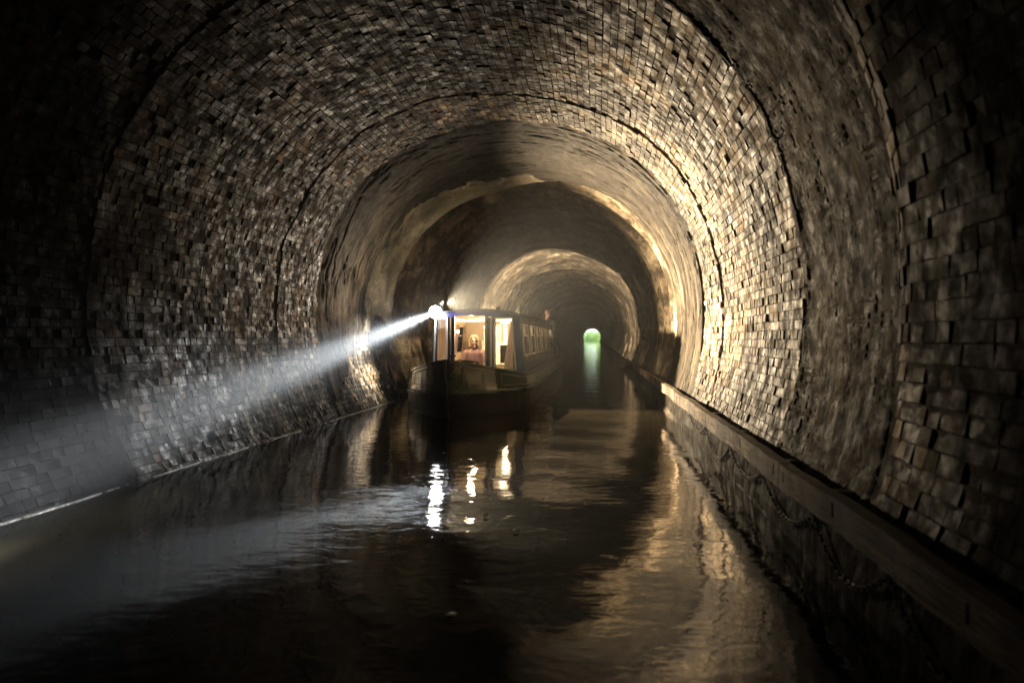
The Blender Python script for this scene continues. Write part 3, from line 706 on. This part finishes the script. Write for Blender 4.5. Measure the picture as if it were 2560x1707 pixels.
# doors folded open against the bulkhead, hinge posts
for x0, x1, dx in ((-0.545, -0.50, 0), (0.175, 0.20, 0), (0.27, 0.30, 0)):
    bm = bmesh.new(); box(bm, (BX+x0, 13.62, 0.63), (BX+x1, 13.78, 1.66), 0.006); part('door_leaf', bm, M['steel'] if x0 < 0 else M['white'])
bm = bmesh.new(); tube(bm, [(BX+.235, 13.70, .64), (BX+.235, 13.70, 1.66)], 0.018, 8); part('grab_pole', bm, M['chrome'])
# interior
def ibox(nm, lo, hi, mat, bev=0.0):
    bm = bmesh.new(); box(bm, lo, hi, bev); return part(nm, bm, mat)
ibox('cabin_floor', (BX-.88, 13.86, -0.08), (BX+.88, 23.5, -0.04), M['wood_in'])
for sx in (-1, 1):
    sd = holed([YC0+0.06, YC1-.02], [-.55, 0.5, .985], WIN, lambda a, f, d, sx=sx: (sx*(0.92-0.10*max(f, 0)-0.045-d), a-18, 0.585+f*1.115), 0.012, 'interior_lining', M['cream'], boat)
holed([-.84, .84], [-.03, .8, 1.64], [(-.35, .2, -.04, 1.55)], lambda a, b, d: (a, 16.9+d-18, b), 0.02, 'partition', M['cream'], boat)
holed([-.84, .84], [-.03, .8, 1.64], [(-.3, .3, -.04, 1.5)], lambda a, b, d: (a, 21.2+d-18, b), 0.02, 'partition', M['cream'], boat)
holed([-.88, .88], [-.03, .58, 1.66], [(-.32, .32, .40, 1.67)], lambda a, b, d: (a*(1-.06*max(0, b)), 23.55+d-18, b), 0.03, 'rear_bulkhead', M['hull_green'], boat)
bm = bmesh.new(); cs2 = [(x*.97, z-.035) for x, z in cs]; prev = None
for x, z in cs2:
    cur = (bm.verts.new((BX+x, 13.86, z)), bm.verts.new((BX+x, 23.5, z)))
    if prev: bm.faces.new((prev[0], cur[0], cur[1], prev[1]))
    prev = cur
part('cabin_ceiling', bm, M['cream'])
ibox('television', (BX+.22, 15.5, .70), (BX+.62, 15.56, 1.10), M['black'], .006)
ibox('cabinet', (BX+.12, 15.35, -.03), (BX+.80, 15.8, .69), M['cream'], .01)
ibox('wall_cupboard', (BX+.02, 16.5, 1.15), (BX+.12, 16.88, 1.58), M['white'], .006)
bm = bmesh.new(); prev = None
for k in range(40):
    x = BX-.84+.5*k/39; y = 16.80+.02*math.sin(k*1.7); cur = (bm.verts.new((x, y, .5)), bm.verts.new((x, y, 1.18)))
    if prev: bm.faces.new((prev[0], cur[0], cur[1], prev[1]))
    prev = cur
part('curtain', bm, M['curtain'], smooth=True)
def front_curtain(x0, x1, xt0, xt1, y):
    bm = bmesh.new(); prev = None; nn = 30
    for k in range(nn+1):
        cur = []
        for j in range(7):
            f = j/6; x = (x0+(x1-x0)*k/nn)*(1-f) + (xt0+(xt1-xt0)*k/nn)*f
            cur.append(bm.verts.new((BX+x, y+.016*math.sin(k*1.35), .64+1.0*f)))
        if prev:
            for j in range(6): bm.faces.new((prev[j], cur[j], cur[j+1], prev[j+1]))
        prev = cur
    part('curtain', bm, M['curtain'], smooth=True)
front_curtain(.50, .80, .66, .76, 13.90); front_curtain(-.84, -.60, -.80, -.64, 13.90)
# lights inside
def lamp_point(name, loc, W, r, col, parent=boat):
    ld = bpy.data.lights.new(name, 'POINT'); ld.energy = W; ld.shadow_soft_size = r; ld.color = col
    lo = bpy.data.objects.new(name, ld); C.objects.link(lo); lo.location = L_(loc) if parent else loc; lo.parent = parent; return lo
WARM = (1.0, .74, .44)
for y, wv, x in ((13.97, 2.6, BX-.14), (15.9, 2.2, BX+.28), (18.2, 26, BX+.1), (20.2, 24, BX), (22.4, 24, BX)):  # the foremost lamp is added to light the woman's face
    zl = 1.60 if y == 15.9 else 1.735
    bm = bmesh.new(); bmesh.ops.create_uvsphere(bm, u_segments=16, v_segments=8, radius=0.085, matrix=Matrix.Translation((x, y, zl)) @ Matrix.Diagonal((1, 1, .4, 1)))
    part('ceiling_lamp', bm, M['bulb'], smooth=True); lamp_point('ceiling_light', (x, y, zl-.08), wv*CABIN, .05, WARM)  # the first of these is the added lamp
bm = bmesh.new(); bmesh.ops.create_uvsphere(bm, u_segments=12, v_segments=8, radius=0.035, matrix=Matrix.Translation((BX-.70, 15.45, 1.39)))
part('wall_lamp', bm, M['bulb'], smooth=True)
# open rear hatch lets the engine-room lamp out over the stern
bm = bmesh.new(); bmesh.ops.create_uvsphere(bm, u_segments=12, v_segments=8, radius=0.05, matrix=Matrix.Translation((BX+.1, 23.70, 1.35)))
part('stern_lamp', bm, M['bulb'], smooth=True); lamp_point('stern_light', (BX+.1, 23.80, 1.38), STERN_W, .05, (1, .78, .5))
# tiller and rear rail
bm = bmesh.new(); tube(bm, [(BX, 25.5, .4), (BX, 25.45, 1.0), (BX, 25.35, 1.2), (BX+.05, 24.9, 1.26), (BX+.12, 24.55, 1.27)], .02, 8); part('tiller', bm, M['chrome'], smooth=True)
# headlamp and added side lamp on the front of the roof
LP = Vector((BX-.78, 13.62, 1.75))
LD = (Vector((-3.50, 4.6, .46))-LP).normalized()
def lamp_body(nm, P0, D0, rad):
    rotm = D0.to_track_quat('-Z', 'Y').to_matrix().to_4x4(); k0 = rad/.092
    bm = bmesh.new(); prof_l = [(0.0, .09), (.045, .088), (.075, .06), (.088, .02), (.092, -.03), (.086, -.03), (.07, .01), (.0, .03)]
    rg = []
    for r_, z_ in prof_l: rg.append([bm.verts.new((max(r_, .001)*k0*math.cos(2*PI*k/20), max(r_, .001)*k0*math.sin(2*PI*k/20), z_*k0)) for k in range(20)])
    for a_, b_ in zip(rg[:-1], rg[1:]):
        for k in range(20): bm.faces.new((a_[k], a_[(k+1) % 20], b_[(k+1) % 20], b_[k]))
    bmesh.ops.recalc_face_normals(bm, faces=bm.faces)
    bmesh.ops.transform(bm, matrix=Matrix.Translation(P0) @ rotm, verts=bm.verts); hl = part(nm, bm, M['chrome'], smooth=True)
    bm = bmesh.new(); bmesh.ops.create_uvsphere(bm, u_segments=16, v_segments=8, radius=(.125 if rad > .06 else .078)*k0, matrix=Matrix.Translation(P0) @ rotm @ Matrix.Translation((0, 0, -.012*k0 if rad > .06 else .02)) @ Matrix.Diagonal((1, 1, .25, 1)))
    part('lens', bm, M['lens'], hl, True)
    bm = bmesh.new(); tube(bm, [P0+Vector((0, .04, -.05)), Vector((P0.x+.02, max(13.76, P0.y+.04), 1.71))], .012, 8); part('lamp_bracket', bm, M['steel'])
def spot(name, P0, D0, W, ang, blend, aim=None, r=.05, col=(.93, .97, 1.0)):
    ld = bpy.data.lights.new(name, 'SPOT'); ld.energy = W; ld.spot_size = math.radians(ang); ld.spot_blend = blend; ld.shadow_soft_size = r; ld.color = col
    lo = bpy.data.objects.new(name, ld); C.objects.link(lo); lo.location = L_(P0+D0*.10); lo.rotation_euler = (aim or D0).normalized().to_track_quat('-Z', 'Y').to_euler(); lo.parent = boat
SD = Vector((1, -.25, .12)).normalized(); SP = Vector((LP.x+.07, 13.86, 1.93))  # side floodlamp added to light the right wall
lamp_body('headlamp', LP, LD, .092); lamp_body('added_side_lamp', SP, SD, .05)
spot('headlamp_beam', LP, LD, BEAM_W, 5, 1.0); spot('headlamp_inner_halo', LP, LD, BEAM_W*.08, 10, 1.0); spot('headlamp_halo', LP, LD, BEAM_W*.0025, 24, 1.0)
spot('headlamp_spill', LP, LD, SPILL_W, 115, 1.0, Vector((-.2, -1, .6)), .05, (1.0, .80, .56))
spot('headlamp_wall_spill', LP, LD, PATCH_W, 66, 1.0, Vector((-1.08, -.5, -.72)), .05, (1.0, .95, .85))
spot('headlamp_lip_spill', LP, Vector((-.5, 0, .1)), 9, 130, 1.0, Vector((-1, -.2, .6)), .05, (1.0, .93, .8))
spot('added_side_flood', SP, SD, SIDE_W, 124, 1.0, Vector((1, -.2, .04)), .03, (1.0, .78, .50))
RP = Vector((BX-.35, 23.72, 1.86)); RD = Vector((.13, 1, .14)).normalized()  # rear floodlamp added to light the rings beyond the boat
lamp_body('added_rear_lamp', RP, RD, .05); spot('added_rear_flood', RP, RD, REAR_W, 76, 1.0, None, .04, (1.0, .82, .58))
# bollard at the stem
bm = bmesh.new(); tube(bm, [(BX+.0, 11.35, .84), (BX+.0, 11.35, .98)], .022, 10); tube(bm, [(BX-.06, 11.35, .965), (BX+.06, 11.35, .965)], .013, 8); part('mooring_stud', bm, M['steel'])
bm = bmesh.new(); tube(bm, [(BX, 10.80, .93), (BX, 10.84, .6), (BX, 10.95, .2), (BX, 11.15, -.3)], .025, 8); part('stem_post', bm, M['steel'])

# rope
bm = bmesh.new(); pr = random.Random(4)
for k in range(9):
    cx_, cy_, a0 = BX+.13+pr.uniform(-.12, .12), 11.75+pr.uniform(-.06, .06), pr.uniform(0, PI); rx, rz = pr.uniform(.08, .15), pr.uniform(.035, .075); ti = pr.uniform(-.9, .9)
    pts = []
    for j in range(22):
        a = 2*PI*j/22; x, y, z = rx*math.cos(a), .05*math.sin(a)*math.cos(ti), rz*(1+math.sin(a+a0*.3))
        pts.append((cx_+x, cy_+y+.04*math.sin(2*a+a0), sheer(11.75)+.0+z))
    tube(bm, pts, .0115, 6, closed=True)
o = obj('rope_coil', bm, M['rope'], None, True); tag(o, 'tangled coil of mooring rope lying on the bow of the narrowboat', 'rope')

# ================================================================== people
def remesh(name, blobs, mat, parent, vox, loc, smooth_it=6):
    """blobs: (p0,p1,r0,r1,(sx,sy,sz)) balls swept from p0 to p1, fused into one skin"""
    bm = bmesh.new()
    for bl in blobs:
        p0, p1, r0, r1 = Vector(bl[0]), Vector(bl[1]), bl[2], bl[3]; sc3 = bl[4] if len(bl) > 4 else (1, 1, 1)
        d = (p1-p0).length; n_ = max(1, int(d/(min(r0, r1)*.35))+1) if d > 1e-5 else 1
        for k in range(n_+(1 if d > 1e-5 else 0)):
            f = k/n_ if d > 1e-5 else 0; p = p0.lerp(p1, f); r_ = r0+(r1-r0)*f
            bmesh.ops.create_icosphere(bm, subdivisions=2, radius=r_, matrix=Matrix.Translation(p) @ Matrix.Diagonal((*sc3, 1)))
    me = bpy.data.meshes.new('tmp'); bm.to_mesh(me); bm.free(); ob = bpy.data.objects.new('tmp', me); C.objects.link(ob)
    rm = ob.modifiers.new('r', 'REMESH'); rm.mode = 'VOXEL'; rm.voxel_size = vox; rm.use_smooth_shade = True
    sm = ob.modifiers.new('s', 'SMOOTH'); sm.iterations = smooth_it; sm.factor = .5
    dg = bpy.context.evaluated_depsgraph_get(); nm = bpy.data.meshes.new_from_object(ob.evaluated_get(dg)); nm.name = name
    bpy.data.objects.remove(ob); nm.materials.clear(); nm.materials.append(mat)
    o = bpy.data.objects.new(name, nm); C.objects.link(o); o.parent = parent; return o
def head_blobs(c, f, s=1.0):
    """c head centre, f yaw of the face (0 looks to -Y)"""
    c = Vector(c); Rz = Matrix.Rotation(f, 3, 'Z'); P = lambda x, y, z: c + Rz @ Vector((x*s, y*s, z*s))
    return [(P(0, .01, .03), P(0, .01, .03), .098*s, .098*s, (.80, .98, 1.0)), (P(0, -.02, -.045), P(0, -.02, -.06), .066*s, .05*s, (.95, 1, 1)),
            (P(0, -.06, -.105), P(0, -.06, -.105), .03*s, .03*s), (P(0, -.085, .02), P(0, -.098, -.022), .010*s, .014*s), (P(-.032, -.07, -.03), P(.032, -.07, -.03), .03*s, .03*s),
            (P(-.02, -.085, -.062), P(.02, -.085, -.062), .011*s, .011*s), (P(-.035, -.078, .035), P(.035, -.078, .035), .016*s, .016*s),
            (P(.079, .01, .0), P(.082, .015, .03), .016*s, .018*s, (.5, .9, 1)), (P(-.079, .01, .0), P(-.082, .015, .03), .016*s, .018*s, (.5, .9, 1))]
def hand_blobs(w_, d_, side, curl=.5, up=Vector((0, 0, 1))):
    """w_ wrist, d_ pointing direction; palm faces down"""
    d_ = Vector(d_).normalized(); lat = d_.cross(up).normalized()*side; dn = lat.cross(d_).normalized(); dn = -dn if dn.dot(up) > 0 else dn
    w_ = Vector(w_); out = []
    for k, (o_, ln) in enumerate(((-.030, .070), (-.010, .080), (.011, .074), (.030, .058))):
        b_ = w_+d_*.085+lat*o_; m_ = b_+d_*ln*.5*math.cos(curl*.4)+dn*ln*.5*math.sin(curl*.4); e_ = m_+d_*ln*.5*math.cos(curl*1.3)+dn*ln*.5*math.sin(curl*1.3)
        out += [(w_+d_*.03+lat*o_*.7, b_, .014, .0105), (b_, m_, .0095, .0085), (m_, e_, .0085, .007)]
    t0 = w_+d_*.03-lat*.03; t1 = t0-lat*.025+d_*.035+dn*.01; out += [(t0, t1, .014, .0105), (t1, t1+d_*.032+dn*.006, .0105, .0085)]
    return out
def eyes(c, f, parent, s=1.0, glasses=False):
    c = Vector(c); Rz = Matrix.Rotation(f, 3, 'Z')
    for sx in (-1, 1):
        bm = bmesh.new(); bmesh.ops.create_uvsphere(bm, u_segments=10, v_segments=8, radius=.0075*s, matrix=Matrix.Translation(c+Rz @ Vector((sx*.031*s, -.084*s, .014*s))))
        obj('eye', bm, M['black'], parent, True)
    if glasses:
        bm = bmesh.new()
        for sx in (-1, 1):
            tube(bm, [c+Rz @ Vector((sx*.033+.026*math.cos(a), -.108, .012+.019*math.sin(a))) for a in np.linspace(0, 2*PI, 16, endpoint=False)], .0022, 5, closed=True)
            tube(bm, [c+Rz @ Vector((sx*.059, -.106, .015)), c+Rz @ Vector((sx*.083, 0, .02))], .002, 5)
        tube(bm, [c+Rz @ Vector((-.008, -.11, .015)), c+Rz @ Vector((.008, -.11, .015))], .002, 5)
        obj('glasses', bm, M['steel'], parent)
# woman, seated inside the front door
WX, WY = -2.44, 14.36
woman = empty('person', (WX, WY, -.04), 'fair-haired woman in glasses and pink striped top seated behind the open front of the boat', 'person')
def W_(x, y, z): return (x, y, z+.04)
hc = W_(0.0, -.03, 1.175); yaw = .25
bl = head_blobs(hc, yaw) + [(W_(0, .0, 1.10), W_(0, .01, .98), .052, .06), (W_(0, .02, .92), W_(0, .03, .70), .13, .14, (1.25, .8, 1)), (W_(0, .03, .70), W_(0, .02, .48), .14, .15, (1.2, .9, 1)),
      (W_(-.17, .02, .955), W_(.17, .02, .955), .062, .062)]
for sx in (-1, 1):
    sh, el, wr = W_(sx*.185, .02, .92), W_(sx*.255, -.03, .68), W_(sx*.10, -.22, .60)
    bl += [(sh, el, .054, .042), (el, wr, .042, .028)] + hand_blobs(wr, (-sx*.45, -1, -.1), -sx)
    hp, kn, an = W_(sx*.10, -.02, .49), W_(sx*.12, -.40, .50), W_(sx*.12, -.36, .09)
    bl += [(hp, kn, .085, .062), (kn, an, .055, .038), (an, W_(sx*.12, -.47, .045), .038, .032)]
remesh('body', bl, M['skin'], woman, .008, None)
bs = [(W_(0, .015, .925), W_(0, .03, .70), .142, .150, (1.25, .85, 1)), (W_(0, .03, .70), W_(0, .02, .50), .152, .165, (1.2, .92, 1)), (W_(-.15, .02, .945), W_(.15, .02, .945), .072, .072), (W_(-.07, .02, .985), W_(.07, .02, .985), .05, .05)]
for sx in (-1, 1): bs += [(W_(sx*.18, .02, .935), W_(sx*.235, -.01, .80), .068, .06)]
remesh('blouse', bs, M['blouse'], woman, .012, None, 3)
bt = []
for sx in (-1, 1): bt += [(W_(sx*.10, .0, .49), W_(sx*.12, -.40, .50), .10, .075), (W_(sx*.12, -.40, .50), W_(sx*.12, -.36, .12), .07, .055)]
remesh('trousers', bt, M['jeans'], woman, .014, None, 3)
h0 = Vector(hc); hb = [(h0+Vector((0, .045, .045)), h0+Vector((0, .045, .045)), .106, .106, (.9, .92, 1)), (h0+Vector((0, .05, -.02)), h0+Vector((0, .05, -.08)), .09, .075, (1.05, .8, 1))]
for sx in (-1, 1): hb += [(h0+Vector((sx*.078, .0, .03)), h0+Vector((sx*.092, -.005, -.085)), .036, .030, (.8, 1.2, 1)), (h0+Vector((sx*.035, -.065, .105)), h0+Vector((sx*.078, -.03, .03)), .028, .024)]
remesh('hair', hb, M['hair'], woman, .009, None, 2)
eyes(hc, yaw, woman, 1, True)
bm = bmesh.new(); box(bm, (WX-.28, WY-.14, -.035), (WX+.28, WY+.24, .43), .02); o = obj('bench', bm, M['wood_in']); tag(o, 'wooden bench the woman sits on inside the bow of the boat', 'bench')
# helmsman on the stern
MX, MY = -1.68, 24.55
man = empty('person', (MX, MY, .34), 'man in dark jacket standing at the tiller on the stern of the boat', 'person')
hc = (0.03, -.02, 1.76); yaw = .95
bl = head_blobs(hc, yaw, 1.08) + [(hc, (0, .02, 1.50), .05, .062), ((0, .02, 1.38), (0, .02, 1.05), .135, .125, (1.25, .8, 1)), ((0, .02, 1.05), (0, .0, .90), .13, .14, (1.1, .8, 1)), ((-.17, .01, 1.45), (.17, .01, 1.45), .06, .06)]
arms = []
for sx in (-1, 1):
    sh = (sx*.21, .01, 1.42); el = (sx*.27, .02, 1.14); wr = (-.30, .10, .96) if sx < 0 else (.22, -.20, 1.0)
    bl += [(sh, el, .055, .043), (el, wr, .042, .028)] + hand_blobs(wr, (-.4, .5, 0) if sx < 0 else (-.1, -1, -.3), -sx, 1.2); arms.append((sh, el, wr))
    bl += [((sx*.10, 0, .90), (sx*.12, -.01, .48), .09, .062), ((sx*.12, -.01, .48), (sx*.13, .02, .09), .058, .04), ((sx*.13, .02, .05), (sx*.14, -.14, .035), .042, .034)]
remesh('body', bl, M['skin'], man, .010, None)
bs = [((0, .015, 1.385), (0, .02, 1.05), .155, .145, (1.25, .88, 1)), ((0, .02, 1.05), (0, .0, .86), .15, .16, (1.12, .85, 1)), ((-.17, .01, 1.44), (.17, .01, 1.44), .078, .078), ((0, .02, 1.50), (0, .02, 1.54), .07, .062)]
for sh, el, wr in arms: bs += [(sh, el, .072, .062), (el, tuple(Vector(el).lerp(Vector(wr), .93)), .06, .042)]
remesh('jacket', bs, M['dark_cloth'], man, .014, None, 3)
bt = []
for sx in (-1, 1): bt += [((sx*.10, 0, .90), (sx*.12, -.01, .48), .108, .08), ((sx*.12, -.01, .48), (sx*.13, .02, .10), .075, .06)]
remesh('trousers', bt, M['dark_cloth'], man, .014, None, 3)
eyes(hc, yaw, man, 1.08)

# ================================================================== floating leaves
lp = random.Random(9); M['dry_leaf'] = simple('dry_leaf', (0.55, 0.48, 0.36), 0.4, var=.2, bumpd=0)
for k, (px, py) in enumerate([(1105, 1348), (1133, 1455), (800, 1462), (1127, 1543), (1108, 1135), (1018, 1190), (1290, 1330), (1270, 1210), (940, 1300), (1215, 1290), (1060, 1215), (1360, 1250)]):
    zc_ = 1.25*1799/(py-845); xc_ = (px-1280)/1799*zc_; X = math.cos(PSI)*xc_-math.sin(PSI)*zc_; Y = math.sin(PSI)*xc_+math.cos(PSI)*zc_
    bm = bmesh.new(); s_ = lp.uniform(.012, .022); a = lp.uniform(0, 6); vs = []
    for t_ in range(8):
        q_ = 2*PI*t_/8; r_ = s_*(1.0 if t_ % 4 else 1.5); vs.append(bm.verts.new((r_*math.cos(q_+a), r_*.8*math.sin(q_+a), .003*math.sin(2*q_))))
    c_ = bm.verts.new((0, 0, .006))
    for t_ in range(8): bm.faces.new((vs[t_], vs[(t_+1) % 8], c_))
    o = obj('floating_leaf', bm, M['dry_leaf']); o.location = (X, Y, .014); tag(o, 'tiny pale leaf floating on the dark water', 'leaf', 'pale leaves floating on the canal')

# ================================================================== outside the far portal
bm = bmesh.new(); NG = 40
def gz(x, y): 
    d = max(0, abs(x+1.38)-3.2); return min(-.3 + d*.55, 7) + .5*math.sin(y*.06)*min(1, d/6)
gx = [-200, -90, -50, -30, -22, -16, -12, -9, -7, -5.6, -4.8, 2.0, 2.9, 4.5, 7, 10, 14, 20, 30, 50, 90, 200]; gy = [262.5, 266, 272, 280, 290, 305, 325, 350, 390, 430, 500, 700, 1200]
vg = [[bm.verts.new((x, y, gz(x, y) if y < 420 else gz(x, y)*.4+1.0)) for y in gy] for x in gx]
for i in range(len(gx)-1):
    for j in range(len(gy)-1): bm.faces.new((vg[i][j], vg[i][j+1], vg[i+1][j+1], vg[i+1][j]))
o = obj('ground', bm, M['grass'], None, True); o['kind'] = 'structure'
bm = bmesh.new()     # brick headwall round the far mouth
ph = np.linspace(0, SL, 40); pr_ = surf(ph, np.full(40, 262.0), np.full(40, .1)); inn = [bm.verts.new(p) for p in pr_]; inn2 = [bm.verts.new((p[0], 262.6, p[2])) for p in pr_]
outp = [bm.verts.new((CX+(p[0]-CX)*2.2, 262.6, CZ+(p[2]-CZ)*2.0)) for p in pr_]
for k in range(39): bm.faces.new((inn[k], inn[k+1], inn2[k+1], inn2[k])); bm.faces.new((inn2[k], inn2[k+1], outp[k+1], outp[k]))
o = obj('portal_headwall', bm, M['mortar']); tag(o, 'brick headwall round the bright far mouth of the tunnel', 'portal')
tr_ = random.Random(12)
for k, (x, y, h, lab) in enumerate([(-7.5, 300, 7, 'green tree on the left bank beyond the far tunnel mouth'), (4.6, 312, 6, 'green tree on the right bank beyond the far tunnel mouth'), (-3.2, 440, 8, 'distant tree closing the view at the left of the far tunnel mouth'), (1.5, 450, 6, 'distant tree closing the view at the right of the far tunnel mouth')]):
    t0 = empty('tree', (x, y, gz(x, min(y, 419))), lab, 'tree')
    bm = bmesh.new(); tube(bm, [(0, 0, -.5), (.1, 0, h*.3), (.0, .1, h*.75)], [.22, .16, .05], 7)
    for q_ in range(4): a = q_*1.7; tube(bm, [(0.05, 0, h*.3), (math.cos(a)*h*.2, math.sin(a)*h*.2, h*.6)], [.09, .03], 5)
    obj('trunk', bm, M['bark'], t0)
    V, F = [], []
    cl = [(tr_.gauss(0, h*.17), tr_.gauss(0, h*.17), h*.6+tr_.gauss(0, h*.16), tr_.uniform(.12, .2)*h) for _ in range(14)]
    for q_ in range(1500):
        c_ = cl[tr_.randrange(14)]; d = Vector((tr_.gauss(0, 1), tr_.gauss(0, 1), tr_.gauss(0, 1))).normalized()*c_[3]*tr_.uniform(.6, 1)
        p = Vector(c_[:3])+d; u = Vector((tr_.gauss(0, 1), tr_.gauss(0, 1), tr_.gauss(0, 1))).normalized()*.11; v = u.orthogonal()*.6
        V += [p-u, p+v, p+u, p-v]; F.append((4*q_, 4*q_+1, 4*q_+2, 4*q_+3))
    o = mesh_np('crown', np.array([tuple(v) for v in V]), np.array(F), M['leaf'], t0)

for k, (x, y, wd_, h) in enumerate([(-6.6, 276, 4.2, 4.9), (-4.2, 278, 3.6, 4.3), (-1.6, 280, 3.2, 3.7), (0.9, 277, 3.2, 4.4), (3.4, 275, 4, 4.8)]):
    V, F = [], []
    for q_ in range(1800):
        a, b = tr_.uniform(-1, 1), tr_.uniform(0, 1); p = Vector((a*wd_*.6, tr_.gauss(0, .7), b*h*(1-.35*a*a)*(1+.15*math.sin(a*7+k)))); u = Vector((tr_.gauss(0, 1), tr_.gauss(0, 1), tr_.gauss(0, 1))).normalized()*.13; v = u.orthogonal()*.7
        V += [p-u, p+v, p+u, p-v]; F.append((4*q_, 4*q_+1, 4*q_+2, 4*q_+3))
    t0 = empty('bush', (x, y, -.1), ['leftmost bush on the bank beyond the far tunnel mouth', 'low bush second from the left beyond the far tunnel mouth', 'taller middle bush beyond the far tunnel mouth', 'lowest bush right of the middle beyond the far tunnel mouth', 'rightmost bush beyond the far tunnel mouth'][k], 'bush', 'bushes where the canal bends beyond the tunnel')
    mesh_np('foliage', np.array([tuple(v) for v in V]), np.array(F), M['leaf'], t0)
    bm = bmesh.new(); tube(bm, [(0, 0, -.3), (.1, 0, h*.5)], [.12, .04], 6); tube(bm, [(0, 0, .1), (-wd_*.25, 0, h*.5)], [.08, .03], 6); tube(bm, [(0, 0, .1), (wd_*.25, 0, h*.5)], [.08, .03], 6); obj('stem', bm, M['bark'], t0)

# ================================================================== haze
bm = bmesh.new(); box(bm, (-210, -95, -1.6), (210, 1250, 16))
m = bpy.data.materials.new('tunnel_mist'); m.use_nodes = True; n = m.node_tree; n.nodes.clear()
pv = n.nodes.new('ShaderNodeVolumePrincipled'); oo = n.nodes.new('ShaderNodeOutputMaterial')
pv.inputs['Color'].default_value = (.9, .93, .95, 1); pv.inputs['Density'].default_value = HAZE_DENSITY; pv.inputs['Anisotropy'].default_value = HAZE_G
n.links.new(pv.outputs[0], oo.inputs['Volume'])
o = obj('haze', bm, m); o['kind'] = 'stuff'; tag(o, 'thin mist hanging in the tunnel air', 'mist')
